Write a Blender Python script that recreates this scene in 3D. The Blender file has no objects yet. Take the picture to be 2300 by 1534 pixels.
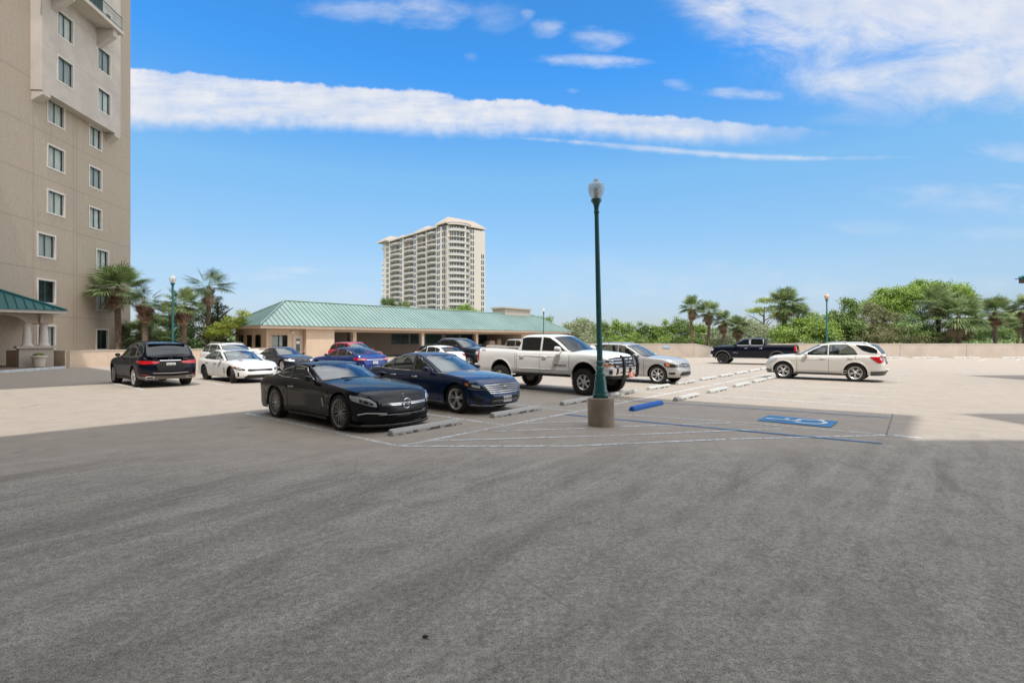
import bpy, math, random
import numpy as np
from mathutils import Vector, Matrix
random = random.Random(11)
R_ = math.radians
C = bpy.context.scene.collection
scene = bpy.context.scene
# ------------------------------------------------------------------ camera
F = 1150.0; CX = 1150.0; HY = 763.0; EYE = 1.82        # photograph: 2300 px wide
cd = bpy.data.cameras.new('camera'); cam = bpy.data.objects.new('camera', cd); C.objects.link(cam)
cam.location = (0, 0, EYE); cam.rotation_euler = (R_(90), 0, 0)
cd.sensor_width = 36.0; cd.lens = 18.0; cd.shift_y = -4/2300; cd.clip_end = 5000; cd.clip_start = .05
scene.camera = cam
# ------------------------------------------------------------------ sun, exposure
SUN_EL, SUN_ROT = R_(64), R_(168)
sl = bpy.data.lights.new('sun', 'SUN'); sl.energy = 2.5; sl.angle = R_(.53); sl.color = (1.0, .95, .885)
so = bpy.data.objects.new('sun', sl); C.objects.link(so)
sd = Vector((math.sin(SUN_ROT)*math.cos(SUN_EL), math.cos(SUN_ROT)*math.cos(SUN_EL), math.sin(SUN_EL)))
so.rotation_euler = sd.to_track_quat('Z', 'Y').to_euler(); so.location = (-20, -20, 60)
scene.view_settings.view_transform = 'Standard'; scene.view_settings.look = 'None'
scene.view_settings.exposure = 0.56; scene.view_settings.gamma = 1.0
# ------------------------------------------------------------------ node helpers
class NT:
    def __init__(s, tree): s.t = tree; s.n = tree.nodes; s.l = tree.links
    def new(s, ty, **k):
        n = s.n.new(ty)
        for a, b in k.items(): setattr(n, a, b)
        return n
    def put(s, sock, v):
        if hasattr(v, 'is_output'): s.l.new(v, sock)
        elif v is not None: sock.default_value = v
    def math(s, op, a, b=None, c=None, clamp=False):
        n = s.new('ShaderNodeMath', operation=op, use_clamp=clamp)
        s.put(n.inputs[0], a)
        if b is not None: s.put(n.inputs[1], b)
        if c is not None: s.put(n.inputs[2], c)
        return n.outputs[0]
    def sstep(s, v, lo, hi, a=0.0, b=1.0):
        n = s.new('ShaderNodeMapRange', interpolation_type='SMOOTHSTEP')
        s.put(n.inputs[0], v); s.put(n.inputs[1], lo); s.put(n.inputs[2], hi); s.put(n.inputs[3], a); s.put(n.inputs[4], b)
        return n.outputs[0]
    def noise(s, vec, scale, detail=4, rough=.55, dist=0.0, out=0):
        n = s.new('ShaderNodeTexNoise'); s.put(n.inputs['Vector'], vec); n.inputs['Scale'].default_value = scale
        n.inputs['Detail'].default_value = detail; n.inputs['Roughness'].default_value = rough
        n.inputs['Distortion'].default_value = dist
        return n.outputs[out]
    def mix(s, f, a, b, mode='MIX'):
        n = s.new('ShaderNodeMix', data_type='RGBA', blend_type=mode)
        s.put(n.inputs[0], f)
        s.put(n.inputs[6], tuple(a)+(1,) if isinstance(a, (tuple, list)) and len(a) == 3 else a)
        s.put(n.inputs[7], tuple(b)+(1,) if isinstance(b, (tuple, list)) and len(b) == 3 else b)
        return n.outputs[2]
    def mapping(s, vec, scale=(1, 1, 1), rot=(0, 0, 0), loc=(0, 0, 0)):
        n = s.new('ShaderNodeMapping'); s.put(n.inputs[0], vec)
        n.inputs['Scale'].default_value = scale; n.inputs['Rotation'].default_value = rot; n.inputs['Location'].default_value = loc
        return n.outputs[0]
    def streak(s, vec, deg, sx, sy):      # long features along the direction deg
        n = s.new('ShaderNodeVectorRotate', rotation_type='Z_AXIS'); s.put(n.inputs['Vector'], vec); n.inputs['Angle'].default_value = -R_(deg)
        return s.mapping(n.outputs[0], (sx, sy, 1))
    def comb(s, x, y, z):
        n = s.new('ShaderNodeCombineXYZ'); s.put(n.inputs[0], x); s.put(n.inputs[1], y); s.put(n.inputs[2], z); return n.outputs[0]
    def ramp(s, v, stops):
        n = s.new('ShaderNodeValToRGB'); s.put(n.inputs[0], v); e = n.color_ramp.elements
        while len(e) < len(stops): e.new(.5)
        for i, (p, c) in enumerate(stops): e[i].position = p; e[i].color = tuple(c)+(1,) if len(c) == 3 else c
        return n.outputs[0]
# ------------------------------------------------------------------ sky
w = bpy.data.worlds.new('World'); scene.world = w; w.use_nodes = True
k = NT(w.node_tree); k.n.clear()
sky = k.new('ShaderNodeTexSky', sky_type='NISHITA', sun_disc=False, sun_elevation=SUN_EL, sun_rotation=SUN_ROT)
sky.air_density = 1.0; sky.dust_density = .35; sky.ozone_density = 2.2; sky.altitude = 0
tc = k.new('ShaderNodeTexCoord'); sp = k.new('ShaderNodeSeparateXYZ'); k.l.new(tc.outputs['Generated'], sp.inputs[0])
Xd, Yd, Zd = sp.outputs
Ys = k.math('MAXIMUM', Yd, .02)
ca = k.math('DIVIDE', Xd, Ys); cb = k.math('DIVIDE', Zd, Ys)      # azimuth and height of the sky direction as tangents
def PA(px): return (px-CX)/F
def PB(py): return (HY-py)/F
vec = k.comb(ca, cb, 0.0)
def fcurve(pts):
    n = k.new('ShaderNodeFloatCurve'); k.put(n.inputs['Value'], k.math('MULTIPLY_ADD', ca, .5, .5))
    c = n.mapping.curves[0]; P = [((PA(x)+1)/2, PB(y)) for x, y in pts]
    c.points[0].location = P[0]; c.points[1].location = P[-1]
    for q in P[1:-1]: c.points.new(*q)
    for q in c.points: q.handle_type = 'AUTO'
    n.mapping.use_clip = False; n.mapping.update(); return n.outputs[0]
n_fine = k.noise(k.mapping(vec, (1, 1.3, 1)), 26, 6, .6)
n_puff = k.noise(k.mapping(vec, (1, .8, 1)), 11, 5, .55)
n_str = k.noise(k.mapping(vec, (1, 7, 1), (0, 0, -.10)), 3.2, 6, .6)
n_fall = k.noise(k.mapping(vec, (4.5, .8, 1), (0, 0, .3)), 7, 4, .6)
c5 = lambda n: k.math('SUBTRACT', n, .5)
up = fcurve([(-300, 140), (150, 148), (293, 152), (380, 156), (500, 169), (640, 180), (760, 189), (900, 196), (980, 200), (1050, 220), (1180, 221), (1260, 236), (1400, 252), (1550, 262), (1700, 276), (1830, 285), (1920, 296), (2300, 320)])
lo = fcurve([(-300, 290), (293, 291), (700, 292), (900, 301), (1100, 306), (1250, 303), (1400, 314), (1520, 322), (1640, 326), (1760, 322), (1850, 306), (1920, 297), (2300, 290)])
lo2 = fcurve([(-300, 280), (293, 280), (900, 297), (1150, 312), (1300, 326), (1450, 343), (1600, 355), (1750, 364), (1860, 362), (2000, 358), (2120, 354), (2300, 330)])
up2 = fcurve([(-300, 280), (293, 280), (900, 296), (1150, 305), (1300, 315), (1450, 326), (1600, 338), (1750, 347), (1860, 351), (2000, 350), (2120, 352), (2300, 350)])
e1 = k.math('ADD', k.math('SUBTRACT', up, cb), k.math('ADD', k.math('MULTIPLY', c5(n_fine), .020), k.math('MULTIPLY', c5(n_puff), .018)))
e2 = k.math('ADD', k.math('SUBTRACT', cb, lo), k.math('ADD', k.math('MULTIPLY', c5(n_fall), .012), k.math('MULTIPLY', c5(n_fine), .026)))
band = k.math('MULTIPLY', k.sstep(e1, 0, .008), k.sstep(e2, -.010, .030))
band = k.math('MULTIPLY', band, k.math('MULTIPLY', k.sstep(ca, .74, .25, 0, 1), k.sstep(k.math('ADD', n_str, k.math('MULTIPLY', c5(n_fine), .5)), .25, .6, .62, 1.0)))
e3 = k.math('ADD', k.math('SUBTRACT', up2, cb), k.math('MULTIPLY', c5(n_fine), .008))
e4 = k.math('ADD', k.math('SUBTRACT', cb, lo2), k.math('MULTIPLY', c5(n_fine), .012))
tail = k.math('MULTIPLY', k.math('MULTIPLY', k.sstep(e3, -.002, .008), k.sstep(e4, -.002, .010)), k.sstep(n_str, .25, .6, .3, .75))
tail = k.math('MULTIPLY', tail, k.sstep(ca, .86, .6, 0, 1))
# ragged bank, upper right
edge = fcurve([(-300, -400), (1300, -120), (1480, -30), (1560, 60), (1640, 130), (1760, 200), (1880, 250), (2000, 250), (2100, 258), (2200, 284), (2300, 310)])
n_rag = k.noise(k.mapping(vec, (1.0, 2.1, 1), (0, 0, -.55)), 5.5, 9, .64, .5)
n_big = k.noise(k.mapping(vec, (1.0, 2.2, 1), (0, 0, -.4), (3, 1, 0)), 2.2, 4, .5)
d = k.math('SUBTRACT', cb, edge)
den = k.math('ADD', k.math('MULTIPLY_ADD', d, 4.6, .14), k.math('ADD', k.math('MULTIPLY', c5(n_rag), 1.9), k.math('MULTIPLY', c5(n_big), 1.2)))
bank = k.math('MULTIPLY', k.math('MULTIPLY', k.sstep(den, -.15, 1.05, 0, .95), k.sstep(n_rag, .25, .6, .72, 1.0)), k.sstep(d, -.06, .05))
# single wisps: centre px, half sizes px, strength, tilt
m = k.math('MAXIMUM', k.math('MAXIMUM', band, tail), bank)
n_w = k.noise(k.mapping(vec, (1, 2.5, 1)), 14, 6, .6)
for (x, y, rx, ry, st, ti) in [(1330, 139, 145, 17, .9, .03), (1665, 211, 100, 17, .85, .04), (1232, 66, 45, 26, .6, 0), (1345, 87, 75, 30, .6, .05),
        (830, 22, 160, 40, .55, .03), (960, 20, 120, 50, .6, .03), (1115, 38, 70, 40, .3, 0), (1185, 32, 20, 14, .5, 0), (1525, 192, 40, 15, .4, .1), (665, 607, 90, 10, .5, 0), (560, 622, 120, 16, .35, 0),
        (2190, 452, 260, 40, .42, .08), (2270, 340, 100, 30, .5, .12), (1960, 512, 120, 22, .25, .05), (2230, 525, 160, 20, .22, 0), (2270, 420, 60, 8, .3, .05),
        (1060, 128, 22, 12, .3, 0), (1287, 205, 18, 8, .3, 0), (1300, 590, 160, 30, .18, 0), (2160, 640, 180, 30, .3, 0), (1720, 655, 600, 70, .3, 0), (600, 690, 600, 60, .3, 0)]:
    dx = k.math('SUBTRACT', ca, PA(x)); dy = k.math('SUBTRACT', k.math('SUBTRACT', cb, PB(y)), k.math('MULTIPLY', dx, -ti))
    r2 = k.math('ADD', k.math('POWER', k.math('DIVIDE', dx, rx/F), 2), k.math('POWER', k.math('DIVIDE', dy, ry/F), 2))
    q = k.math('ADD', k.math('SUBTRACT', .85, r2), k.math('MULTIPLY', c5(n_w), 2.8))
    m = k.math('MAXIMUM', m, k.sstep(q, -.3, 1.9, 0, st))
front = k.sstep(Yd, .05, .15)
m = k.math('MULTIPLY', m, front)
hz = k.sstep(Zd, .30, .0, 0, 1)
tint = k.ramp(Zd, [(0, (.60, .65, .88)), (.05, (.71, .77, .97)), (.13, (.98, 1.05, 1.11)), (.30, (1.02, 1.48, 1.55)), (.46, (.44, 1.42, 2.1)), (1, (.5, 1.1, 1.5))])
skyc = k.mix(1.0, sky.outputs[0], tint, 'MULTIPLY')
cl = k.mix(k.sstep(k.math('ADD', k.math('MULTIPLY', n_puff, .8), k.math('MULTIPLY', n_str, .5)), .4, .85), (4.9, 5.5, 6.7), (6.5, 6.6, 6.9))
col = k.mix(m, skyc, cl)
# unseen broken cloud, added overhead and behind the photographer to brighten the shade
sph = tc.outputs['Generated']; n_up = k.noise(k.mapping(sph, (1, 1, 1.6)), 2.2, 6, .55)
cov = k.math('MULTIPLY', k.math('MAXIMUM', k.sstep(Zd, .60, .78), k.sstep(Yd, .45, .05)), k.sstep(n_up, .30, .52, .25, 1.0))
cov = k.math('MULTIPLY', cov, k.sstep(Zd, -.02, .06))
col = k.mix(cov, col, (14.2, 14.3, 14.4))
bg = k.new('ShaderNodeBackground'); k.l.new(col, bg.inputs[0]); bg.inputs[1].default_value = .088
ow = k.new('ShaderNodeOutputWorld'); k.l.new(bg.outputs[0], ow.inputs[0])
# ------------------------------------------------------------------ materials
def srgb(r, g, b): return tuple(((c/255)/12.92 if c/255 <= .04045 else ((c/255+.055)/1.055)**2.4) for c in (r, g, b))
MATS = {}
def mat(name, col, rough=.6, metal=0.0, coat=0.0, var=0.0, vscale=3.0, bump=0.0, bscale=40.0, spec=.5, emit=None, streak=0.0):
    if name in MATS: return MATS[name]
    m = bpy.data.materials.new(name); m.use_nodes = True; t = NT(m.node_tree); b = t.n['Principled BSDF']
    b.inputs['Roughness'].default_value = rough; b.inputs['Metallic'].default_value = metal
    b.inputs['Coat Weight'].default_value = coat; b.inputs['Coat Roughness'].default_value = .03
    b.inputs['Specular IOR Level'].default_value = spec
    co = t.new('ShaderNodeTexCoord').outputs['Object']
    c = tuple(col)+(1,)
    if var > 0:
        n = t.noise(co, vscale, 6, .6)
        c = t.mix(t.sstep(n, .25, .75), tuple(x*(1-var) for x in col), tuple(min(1, x*(1+var)) for x in col))
        if streak > 0:
            n2 = t.noise(t.mapping(co, (6, 6, .35)), 1.0, 5, .6)
            c = t.mix(t.sstep(n2, .5, .8, 0, streak), c, tuple(x*.62 for x in col))
    t.put(b.inputs['Base Color'], c)
    if bump > 0:
        bn = t.new('ShaderNodeBump'); bn.inputs['Strength'].default_value = bump; bn.inputs['Distance'].default_value = .02
        t.l.new(t.noise(co, bscale, 6, .65), bn.inputs['Height']); t.l.new(bn.outputs[0], b.inputs['Normal'])
    if emit: b.inputs['Emission Color'].default_value = tuple(emit)+(1,); b.inputs['Emission Strength'].default_value = 1
    MATS[name] = m; return m
def paint(name, col, metal=.0, rough=.35, flake=True):
    m = mat(name, col, rough, metal, .8, spec=.25)
    return m
def glass_mat(name, tint=(.10, .13, .14), see=.5, rough=.02, ior=1.65):
    if name in MATS: return MATS[name]
    m = bpy.data.materials.new(name); m.use_nodes = True; t = NT(m.node_tree); t.n.clear()
    tr = t.new('ShaderNodeBsdfTransparent'); tr.inputs[0].default_value = tuple(tint)+(1,)
    di = t.new('ShaderNodeBsdfDiffuse'); di.inputs[0].default_value = (.012, .016, .018, 1)
    gl = t.new('ShaderNodeBsdfGlossy'); gl.inputs['Roughness'].default_value = rough; gl.inputs[0].default_value = (.93, .97, 1, 1)
    m1 = t.new('ShaderNodeMixShader'); m1.inputs[0].default_value = see; t.l.new(di.outputs[0], m1.inputs[1]); t.l.new(tr.outputs[0], m1.inputs[2])
    ge = t.new('ShaderNodeNewGeometry'); vm = t.new('ShaderNodeVectorMath', operation='DOT_PRODUCT'); t.l.new(ge.outputs['Normal'], vm.inputs[0]); t.l.new(ge.outputs['Incoming'], vm.inputs[1])
    cs = t.math('ABSOLUTE', vm.outputs['Value']); f0 = ((ior-1)/(ior+1))**2      # Schlick reflection for a thin pane, both faces
    f2 = t.math('MULTIPLY_ADD', t.math('POWER', t.math('SUBTRACT', 1.0, cs, clamp=True), 5.0), 1-f0, f0*1.9, clamp=True)
    m2 = t.new('ShaderNodeMixShader'); t.l.new(f2, m2.inputs[0]); t.l.new(m1.outputs[0], m2.inputs[1]); t.l.new(gl.outputs[0], m2.inputs[2])
    o = t.new('ShaderNodeOutputMaterial'); t.l.new(m2.outputs[0], o.inputs[0])
    MATS[name] = m; return m
def leafmat(name, c1, c2, c3=None, rough=.5, trans=.35):
    if name in MATS: return MATS[name]
    m = bpy.data.materials.new(name); m.use_nodes = True; t = NT(m.node_tree); b = t.n['Principled BSDF']
    g = t.new('ShaderNodeNewGeometry'); r = g.outputs['Random Per Island']
    st = [(0, c1), (.75, c2)] + ([(1, c3)] if c3 else [])
    c = t.ramp(r, st); t.l.new(c, b.inputs['Base Color']); b.inputs['Roughness'].default_value = rough
    tl = t.new('ShaderNodeBsdfTranslucent'); t.l.new(c, tl.inputs[0])
    mx = t.new('ShaderNodeMixShader'); mx.inputs[0].default_value = trans
    t.l.new(b.outputs[0], mx.inputs[1]); t.l.new(tl.outputs[0], mx.inputs[2])
    t.l.new(mx.outputs[0], t.n['Material Output'].inputs[0]); MATS[name] = m; return m
# ------------------------------------------------------------------ mesh helpers
class MB:
    def __init__(s): s.v = []; s.f = []; s.m = []; s.mi = 0
    def add(s, vs, fs):
        o = len(s.v); s.v.extend([tuple(p) for p in vs])
        for f in fs: s.f.append([i+o for i in f]); s.m.append(s.mi)
        return s
    def box(s, x0, x1, y0, y1, z0, z1, T=None):
        vs = [(x, y, z) for z in (z0, z1) for y in (y0, y1) for x in (x0, x1)]
        if T: vs = [T(*p) for p in vs]
        return s.add(vs, [(0, 2, 3, 1), (4, 5, 7, 6), (0, 1, 5, 4), (2, 6, 7, 3), (0, 4, 6, 2), (1, 3, 7, 5)])
    def prism(s, pts, z0, z1, T=None):
        n = len(pts); vs = [(x, y, z0) for x, y in pts]+[(x, y, z1) for x, y in pts]
        if T: vs = [T(*p) for p in vs]
        return s.add(vs, [tuple(range(n-1, -1, -1)), tuple(range(n, 2*n))]+[(i, (i+1) % n, n+(i+1) % n, n+i) for i in range(n)])
    def quad(s, a, b, c, d): return s.add([a, b, c, d], [(0, 1, 2, 3)])
    def grid(s, rows, closed=False, flip=False):
        nr, nc = len(rows), len(rows[0]); vs = [p for r in rows for p in r]; fs = []
        for i in range(nr-1):
            for j in range(nc if closed else nc-1):
                a, b = i*nc+j, i*nc+(j+1) % nc; q = (a, b, b+nc, a+nc); fs.append(q[::-1] if flip else q)
        return s.add(vs, fs)
    def tube(s, pts, r, n=8, cap=True):
        pts = [Vector(p) for p in pts]; rs = r if isinstance(r, (list, tuple)) else [r]*len(pts); rows = []
        up = Vector((0, 0, 1))
        for i, p in enumerate(pts):
            d = (pts[min(i+1, len(pts)-1)]-pts[max(i-1, 0)]).normalized()
            a = d.cross(up)
            if a.length < 1e-3: a = d.cross(Vector((1, 0, 0)))
            a.normalize(); b = d.cross(a)
            rows.append([p+(a*math.cos(2*math.pi*j/n)+b*math.sin(2*math.pi*j/n))*rs[i] for j in range(n)])
        s.grid(rows, True, True)
        if cap:
            o = len(s.v)-len(rows)*n; s.f.append([o+j for j in range(n)]); s.m.append(s.mi)
            s.f.append([o+(len(rows)-1)*n+n-1-j for j in range(n)]); s.m.append(s.mi)
        return s
    def lathe(s, prof, n=24, T=None, cap=True):          # prof: (r, z)
        rows = [[(r*math.cos(2*math.pi*j/n), r*math.sin(2*math.pi*j/n), z) for j in range(n)] for r, z in prof]
        if T: rows = [[T(*p) for p in r] for r in rows]
        s.grid(rows, True)
        if cap:
            o = len(s.v)-len(rows)*n
            s.f.append([o+n-1-j for j in range(n)]); s.m.append(s.mi)
            s.f.append([o+(len(rows)-1)*n+j for j in range(n)]); s.m.append(s.mi)
        return s
    def build(s, name, mats, parent=None, smooth=None, label=None):
        me = bpy.data.meshes.new(name); me.from_pydata(s.v, [], s.f)
        mats = mats if isinstance(mats, (list, tuple)) else [mats]
        for m in mats: me.materials.append(m)
        if len(mats) > 1: me.polygons.foreach_set('material_index', s.m)
        if smooth is not None:
            me.polygons.foreach_set('use_smooth', [True]*len(me.polygons))
            me.update(); me.set_sharp_from_angle(angle=R_(smooth))
        me.update()
        o = bpy.data.objects.new(name, me); C.objects.link(o)
        if parent: o.parent = parent
        if label: o['label'] = label
        return o
def tag(o, label, cat, group=None):
    o['label'] = label; o['category'] = cat
    if group: o['group'] = group
    return o
def thing(name, label, cat, loc=(0, 0, 0), rz=0.0, group=None):
    o = bpy.data.objects.new(name, None); C.objects.link(o); o.location = loc; o.rotation_euler = (0, 0, rz); o.empty_display_size = .3
    return tag(o, label, cat, group)
def copy_tree(o, parent=None):
    c = o.copy(); C.objects.link(c); c.parent = parent
    for ch in list(o.children): copy_tree(ch, c)
    return c
def text(body, size, name, m, parent, loc, rot, ext=.004, bold=0.0, spacing=1.0):
    cu = bpy.data.curves.new(name, 'FONT'); cu.body = body; cu.size = size; cu.extrude = ext; cu.align_x = 'CENTER'; cu.align_y = 'CENTER'; cu.offset = bold; cu.space_character = spacing
    cu.resolution_u = 3
    t = bpy.data.objects.new(name, cu); me = bpy.data.meshes.new_from_object(t); bpy.data.objects.remove(t)
    me.materials.append(m); o = bpy.data.objects.new(name, me); C.objects.link(o); o.parent = parent; o.location = loc; o.rotation_euler = rot
    return o
# ------------------------------------------------------------------ lot frame: u runs along the stall rows, v across them
UA = R_(49.9); U = Vector((math.cos(UA), math.sin(UA), 0)); V = Vector((math.sin(UA), -math.cos(UA), 0))
def uv(u, v, z=0.0): return Vector((U.x*u+V.x*v, U.y*u+V.y*v, z))
def G(px, py):                                        # ground point seen at a photograph pixel
    Y = EYE*F/(py-HY); return Vector(((px-CX)/F*Y, Y, 0))
def AT(px, py, Y): return Vector(((px-CX)/F*Y, Y, EYE+(HY-py)/F*Y))
# ------------------------------------------------------------------ shared materials
M_glass = glass_mat('window_glass', (.48, .54, .53), .92, .02, 1.5); M_ws = glass_mat('windshield_glass', (.36, .46, .48), .85, .02, 1.9); M_dglass = glass_mat('privacy_glass', (.03, .035, .04), .35, .02, 1.5)
M_black = mat('black_plastic', (.012, .012, .013), .5); M_rubber = mat('tyre_rubber', (.022, .021, .02), .8, var=.25, vscale=9, bump=.2, bscale=60)
M_chrome = mat('chrome', (.78, .79, .8), .12, 1.0); M_alu = mat('machined_alloy', (.70, .70, .70), .34, .65)
M_dalloy = mat('dark_alloy', (.06, .06, .065), .35, .8); M_disc = mat('brake_disc', (.12, .12, .12), .45, .7)
M_well = mat('wheel_well_liner', (.008, .008, .008), .9)
M_red = mat('red_lens', (.42, .008, .012), .12, 0, 1.0); M_clear = mat('clear_lens', (.58, .60, .62), .12, .3, 1.0); M_amber = mat('amber_lens', (.75, .2, .03), .15, 0, 1)
M_dlens = mat('smoked_lens', (.03, .032, .036), .08, .2, 1.0)
M_int = mat('cabin_trim', (.035, .034, .033), .8); M_tanint = mat('beige_cabin_trim', (.30, .26, .21), .8)
M_plate = mat('plate_white', (.72, .72, .70), .5); M_ink = mat('plate_ink', (.02, .03, .06), .6)
M_grey = mat('grey_plastic', (.09, .088, .085), .55); M_silverp = mat('silver_trim', (.45, .45, .45), .35, .7)
# ------------------------------------------------------------------ vehicles
def curve(pts):
    xs = np.array([p[0] for p in pts], float); ys = np.array([p[1] for p in pts], float)
    h = np.diff(xs); dl = np.diff(ys)/h; m = np.zeros(len(xs))
    for i in range(1, len(xs)-1):
        if dl[i-1]*dl[i] > 0: w1 = 2*h[i]+h[i-1]; w2 = h[i]+2*h[i-1]; m[i] = (w1+w2)/(w1/dl[i-1]+w2/dl[i])
    m[0], m[-1] = dl[0], dl[-1]
    def f(x):
        x = min(max(x, xs[0]), xs[-1]); i = min(int(np.searchsorted(xs, x, side='right'))-1, len(xs)-2); t = (x-xs[i])/h[i]
        return float(ys[i]*(2*t**3-3*t**2+1)+h[i]*m[i]*(t**3-2*t**2+t)+ys[i+1]*(-2*t**3+3*t**2)+h[i]*m[i+1]*(t**3-t**2))
    return f
def lin(pts):
    xs = [p[0] for p in pts]; ys = [p[1] for p in pts]
    return lambda x: float(np.interp(x, xs, ys))
WHEELS = {}
def wheel_mesh(R, tw, rim, style, m_rim, lug=False):
    key = (R, tw, rim, style, m_rim.name)
    if key in WHEELS: return WHEELS[key]
    T = lambda x, y, z: (x, z, y)                     # axle along y, outboard = +y
    h = tw/2
    ty = MB(); ty.lathe([(rim, -h*.8), (rim+.02, -h*.95), (R-.05, -h), (R-.012, -h*.86), (R, -h*.55), (R, h*.55), (R-.012, h*.86), (R-.05, h), (rim+.02, h*.95), (rim-.002, h*.86)], 40, T, cap=False)
    if lug:
        for i in range(34):
            a = 2*math.pi*i/34
            for (y0, y1, da) in ((-h*.95, -h*.25, 0), (h*.25, h*.98, .09)):
                c, s = math.cos(a+da), math.sin(a+da)
                P = lambda x, y, z: ((R+z)*c-x*s, y, (R+z)*s+x*c)
                ty.box(-.022, .022, y0, y1, -.03, .014, P)
    t = ty.build('tyre', M_rubber, None, 35); C.objects.unlink(t)
    hb = MB(); hb.lathe([(rim-.01, -h*.8), (rim-.03, -.02), (rim*.62, -.03), (rim*.6, -.0), (.02, .0)], 32, T)
    hbm = hb.build('wheel', [M_disc], None, 30); C.objects.unlink(hbm)
    r = MB(); r.lathe([(rim-.03, -h*.5), (rim-.012, h*.55), (rim-.028, h*.66), (rim-.004, h*.84), (rim+.004, h*.88), (rim+.004, h*.8)], 40, T, cap=False)
    z1 = h*.62
    r.lathe([(.0, z1+.012), (.045, z1+.012), (.05, z1+.002), (.072, z1-.01), (.078, z1-.05)], 16, lambda x, y, z: (x, z, -y), cap=False)
    def spoke(a, w0, w1, r0=.05, r1=None, skew=0.0, zz=0.0):
        r1 = r1 or rim-.012; n = 4; rows = []
        for i in range(n+1):
            tt = i/n; rr = r0+(r1-r0)*tt; ww = (w0+(w1-w0)*tt)/2; aa = a+skew*tt; zf = z1+zz+.012*math.sin(tt*2.4)
            c, s = math.cos(aa), math.sin(aa)
            sec = [(-ww, zf-.03), (-ww*.8, zf), (ww*.8, zf), (ww, zf-.03)]
            rows.append([(rr*c-x*s, y, rr*s+x*c) for x, y in sec])
        r.grid(rows)
    if style == 'mesh':
        for i in range(10):
            a = 2*math.pi*i/10; spoke(a, .022, .016, skew=.22); spoke(a, .022, .016, skew=-.22)
    elif style == 'five_twin':
        for i in range(5):
            a = 2*math.pi*i/5+.3; spoke(a+.10, .036, .04, skew=.09); spoke(a-.10, .036, .04, skew=-.09)
    elif style == 'ten':
        for i in range(10): spoke(2*math.pi*i/10, .03, .03)
    elif style == 'six':
        for i in range(6): a = 2*math.pi*i/6; spoke(a, .075, .05); spoke(a+.12, .03, .045, r0=.09); spoke(a-.12, .03, .045, r0=.09)
    elif style == 'five':
        for i in range(5): a = 2*math.pi*i/5+.5; spoke(a, .08, .11)
    elif style == 'ysp':
        for i in range(7): a = 2*math.pi*i/7; spoke(a, .04, .03, r1=rim*.6); spoke(a, .03, .026, r0=rim*.5, skew=.17); spoke(a, .03, .026, r0=rim*.5, skew=-.17)
    ro = r.build('rim', m_rim, None, 40); C.objects.unlink(ro)
    WHEELS[key] = (hbm, t, ro); return WHEELS[key]
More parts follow.
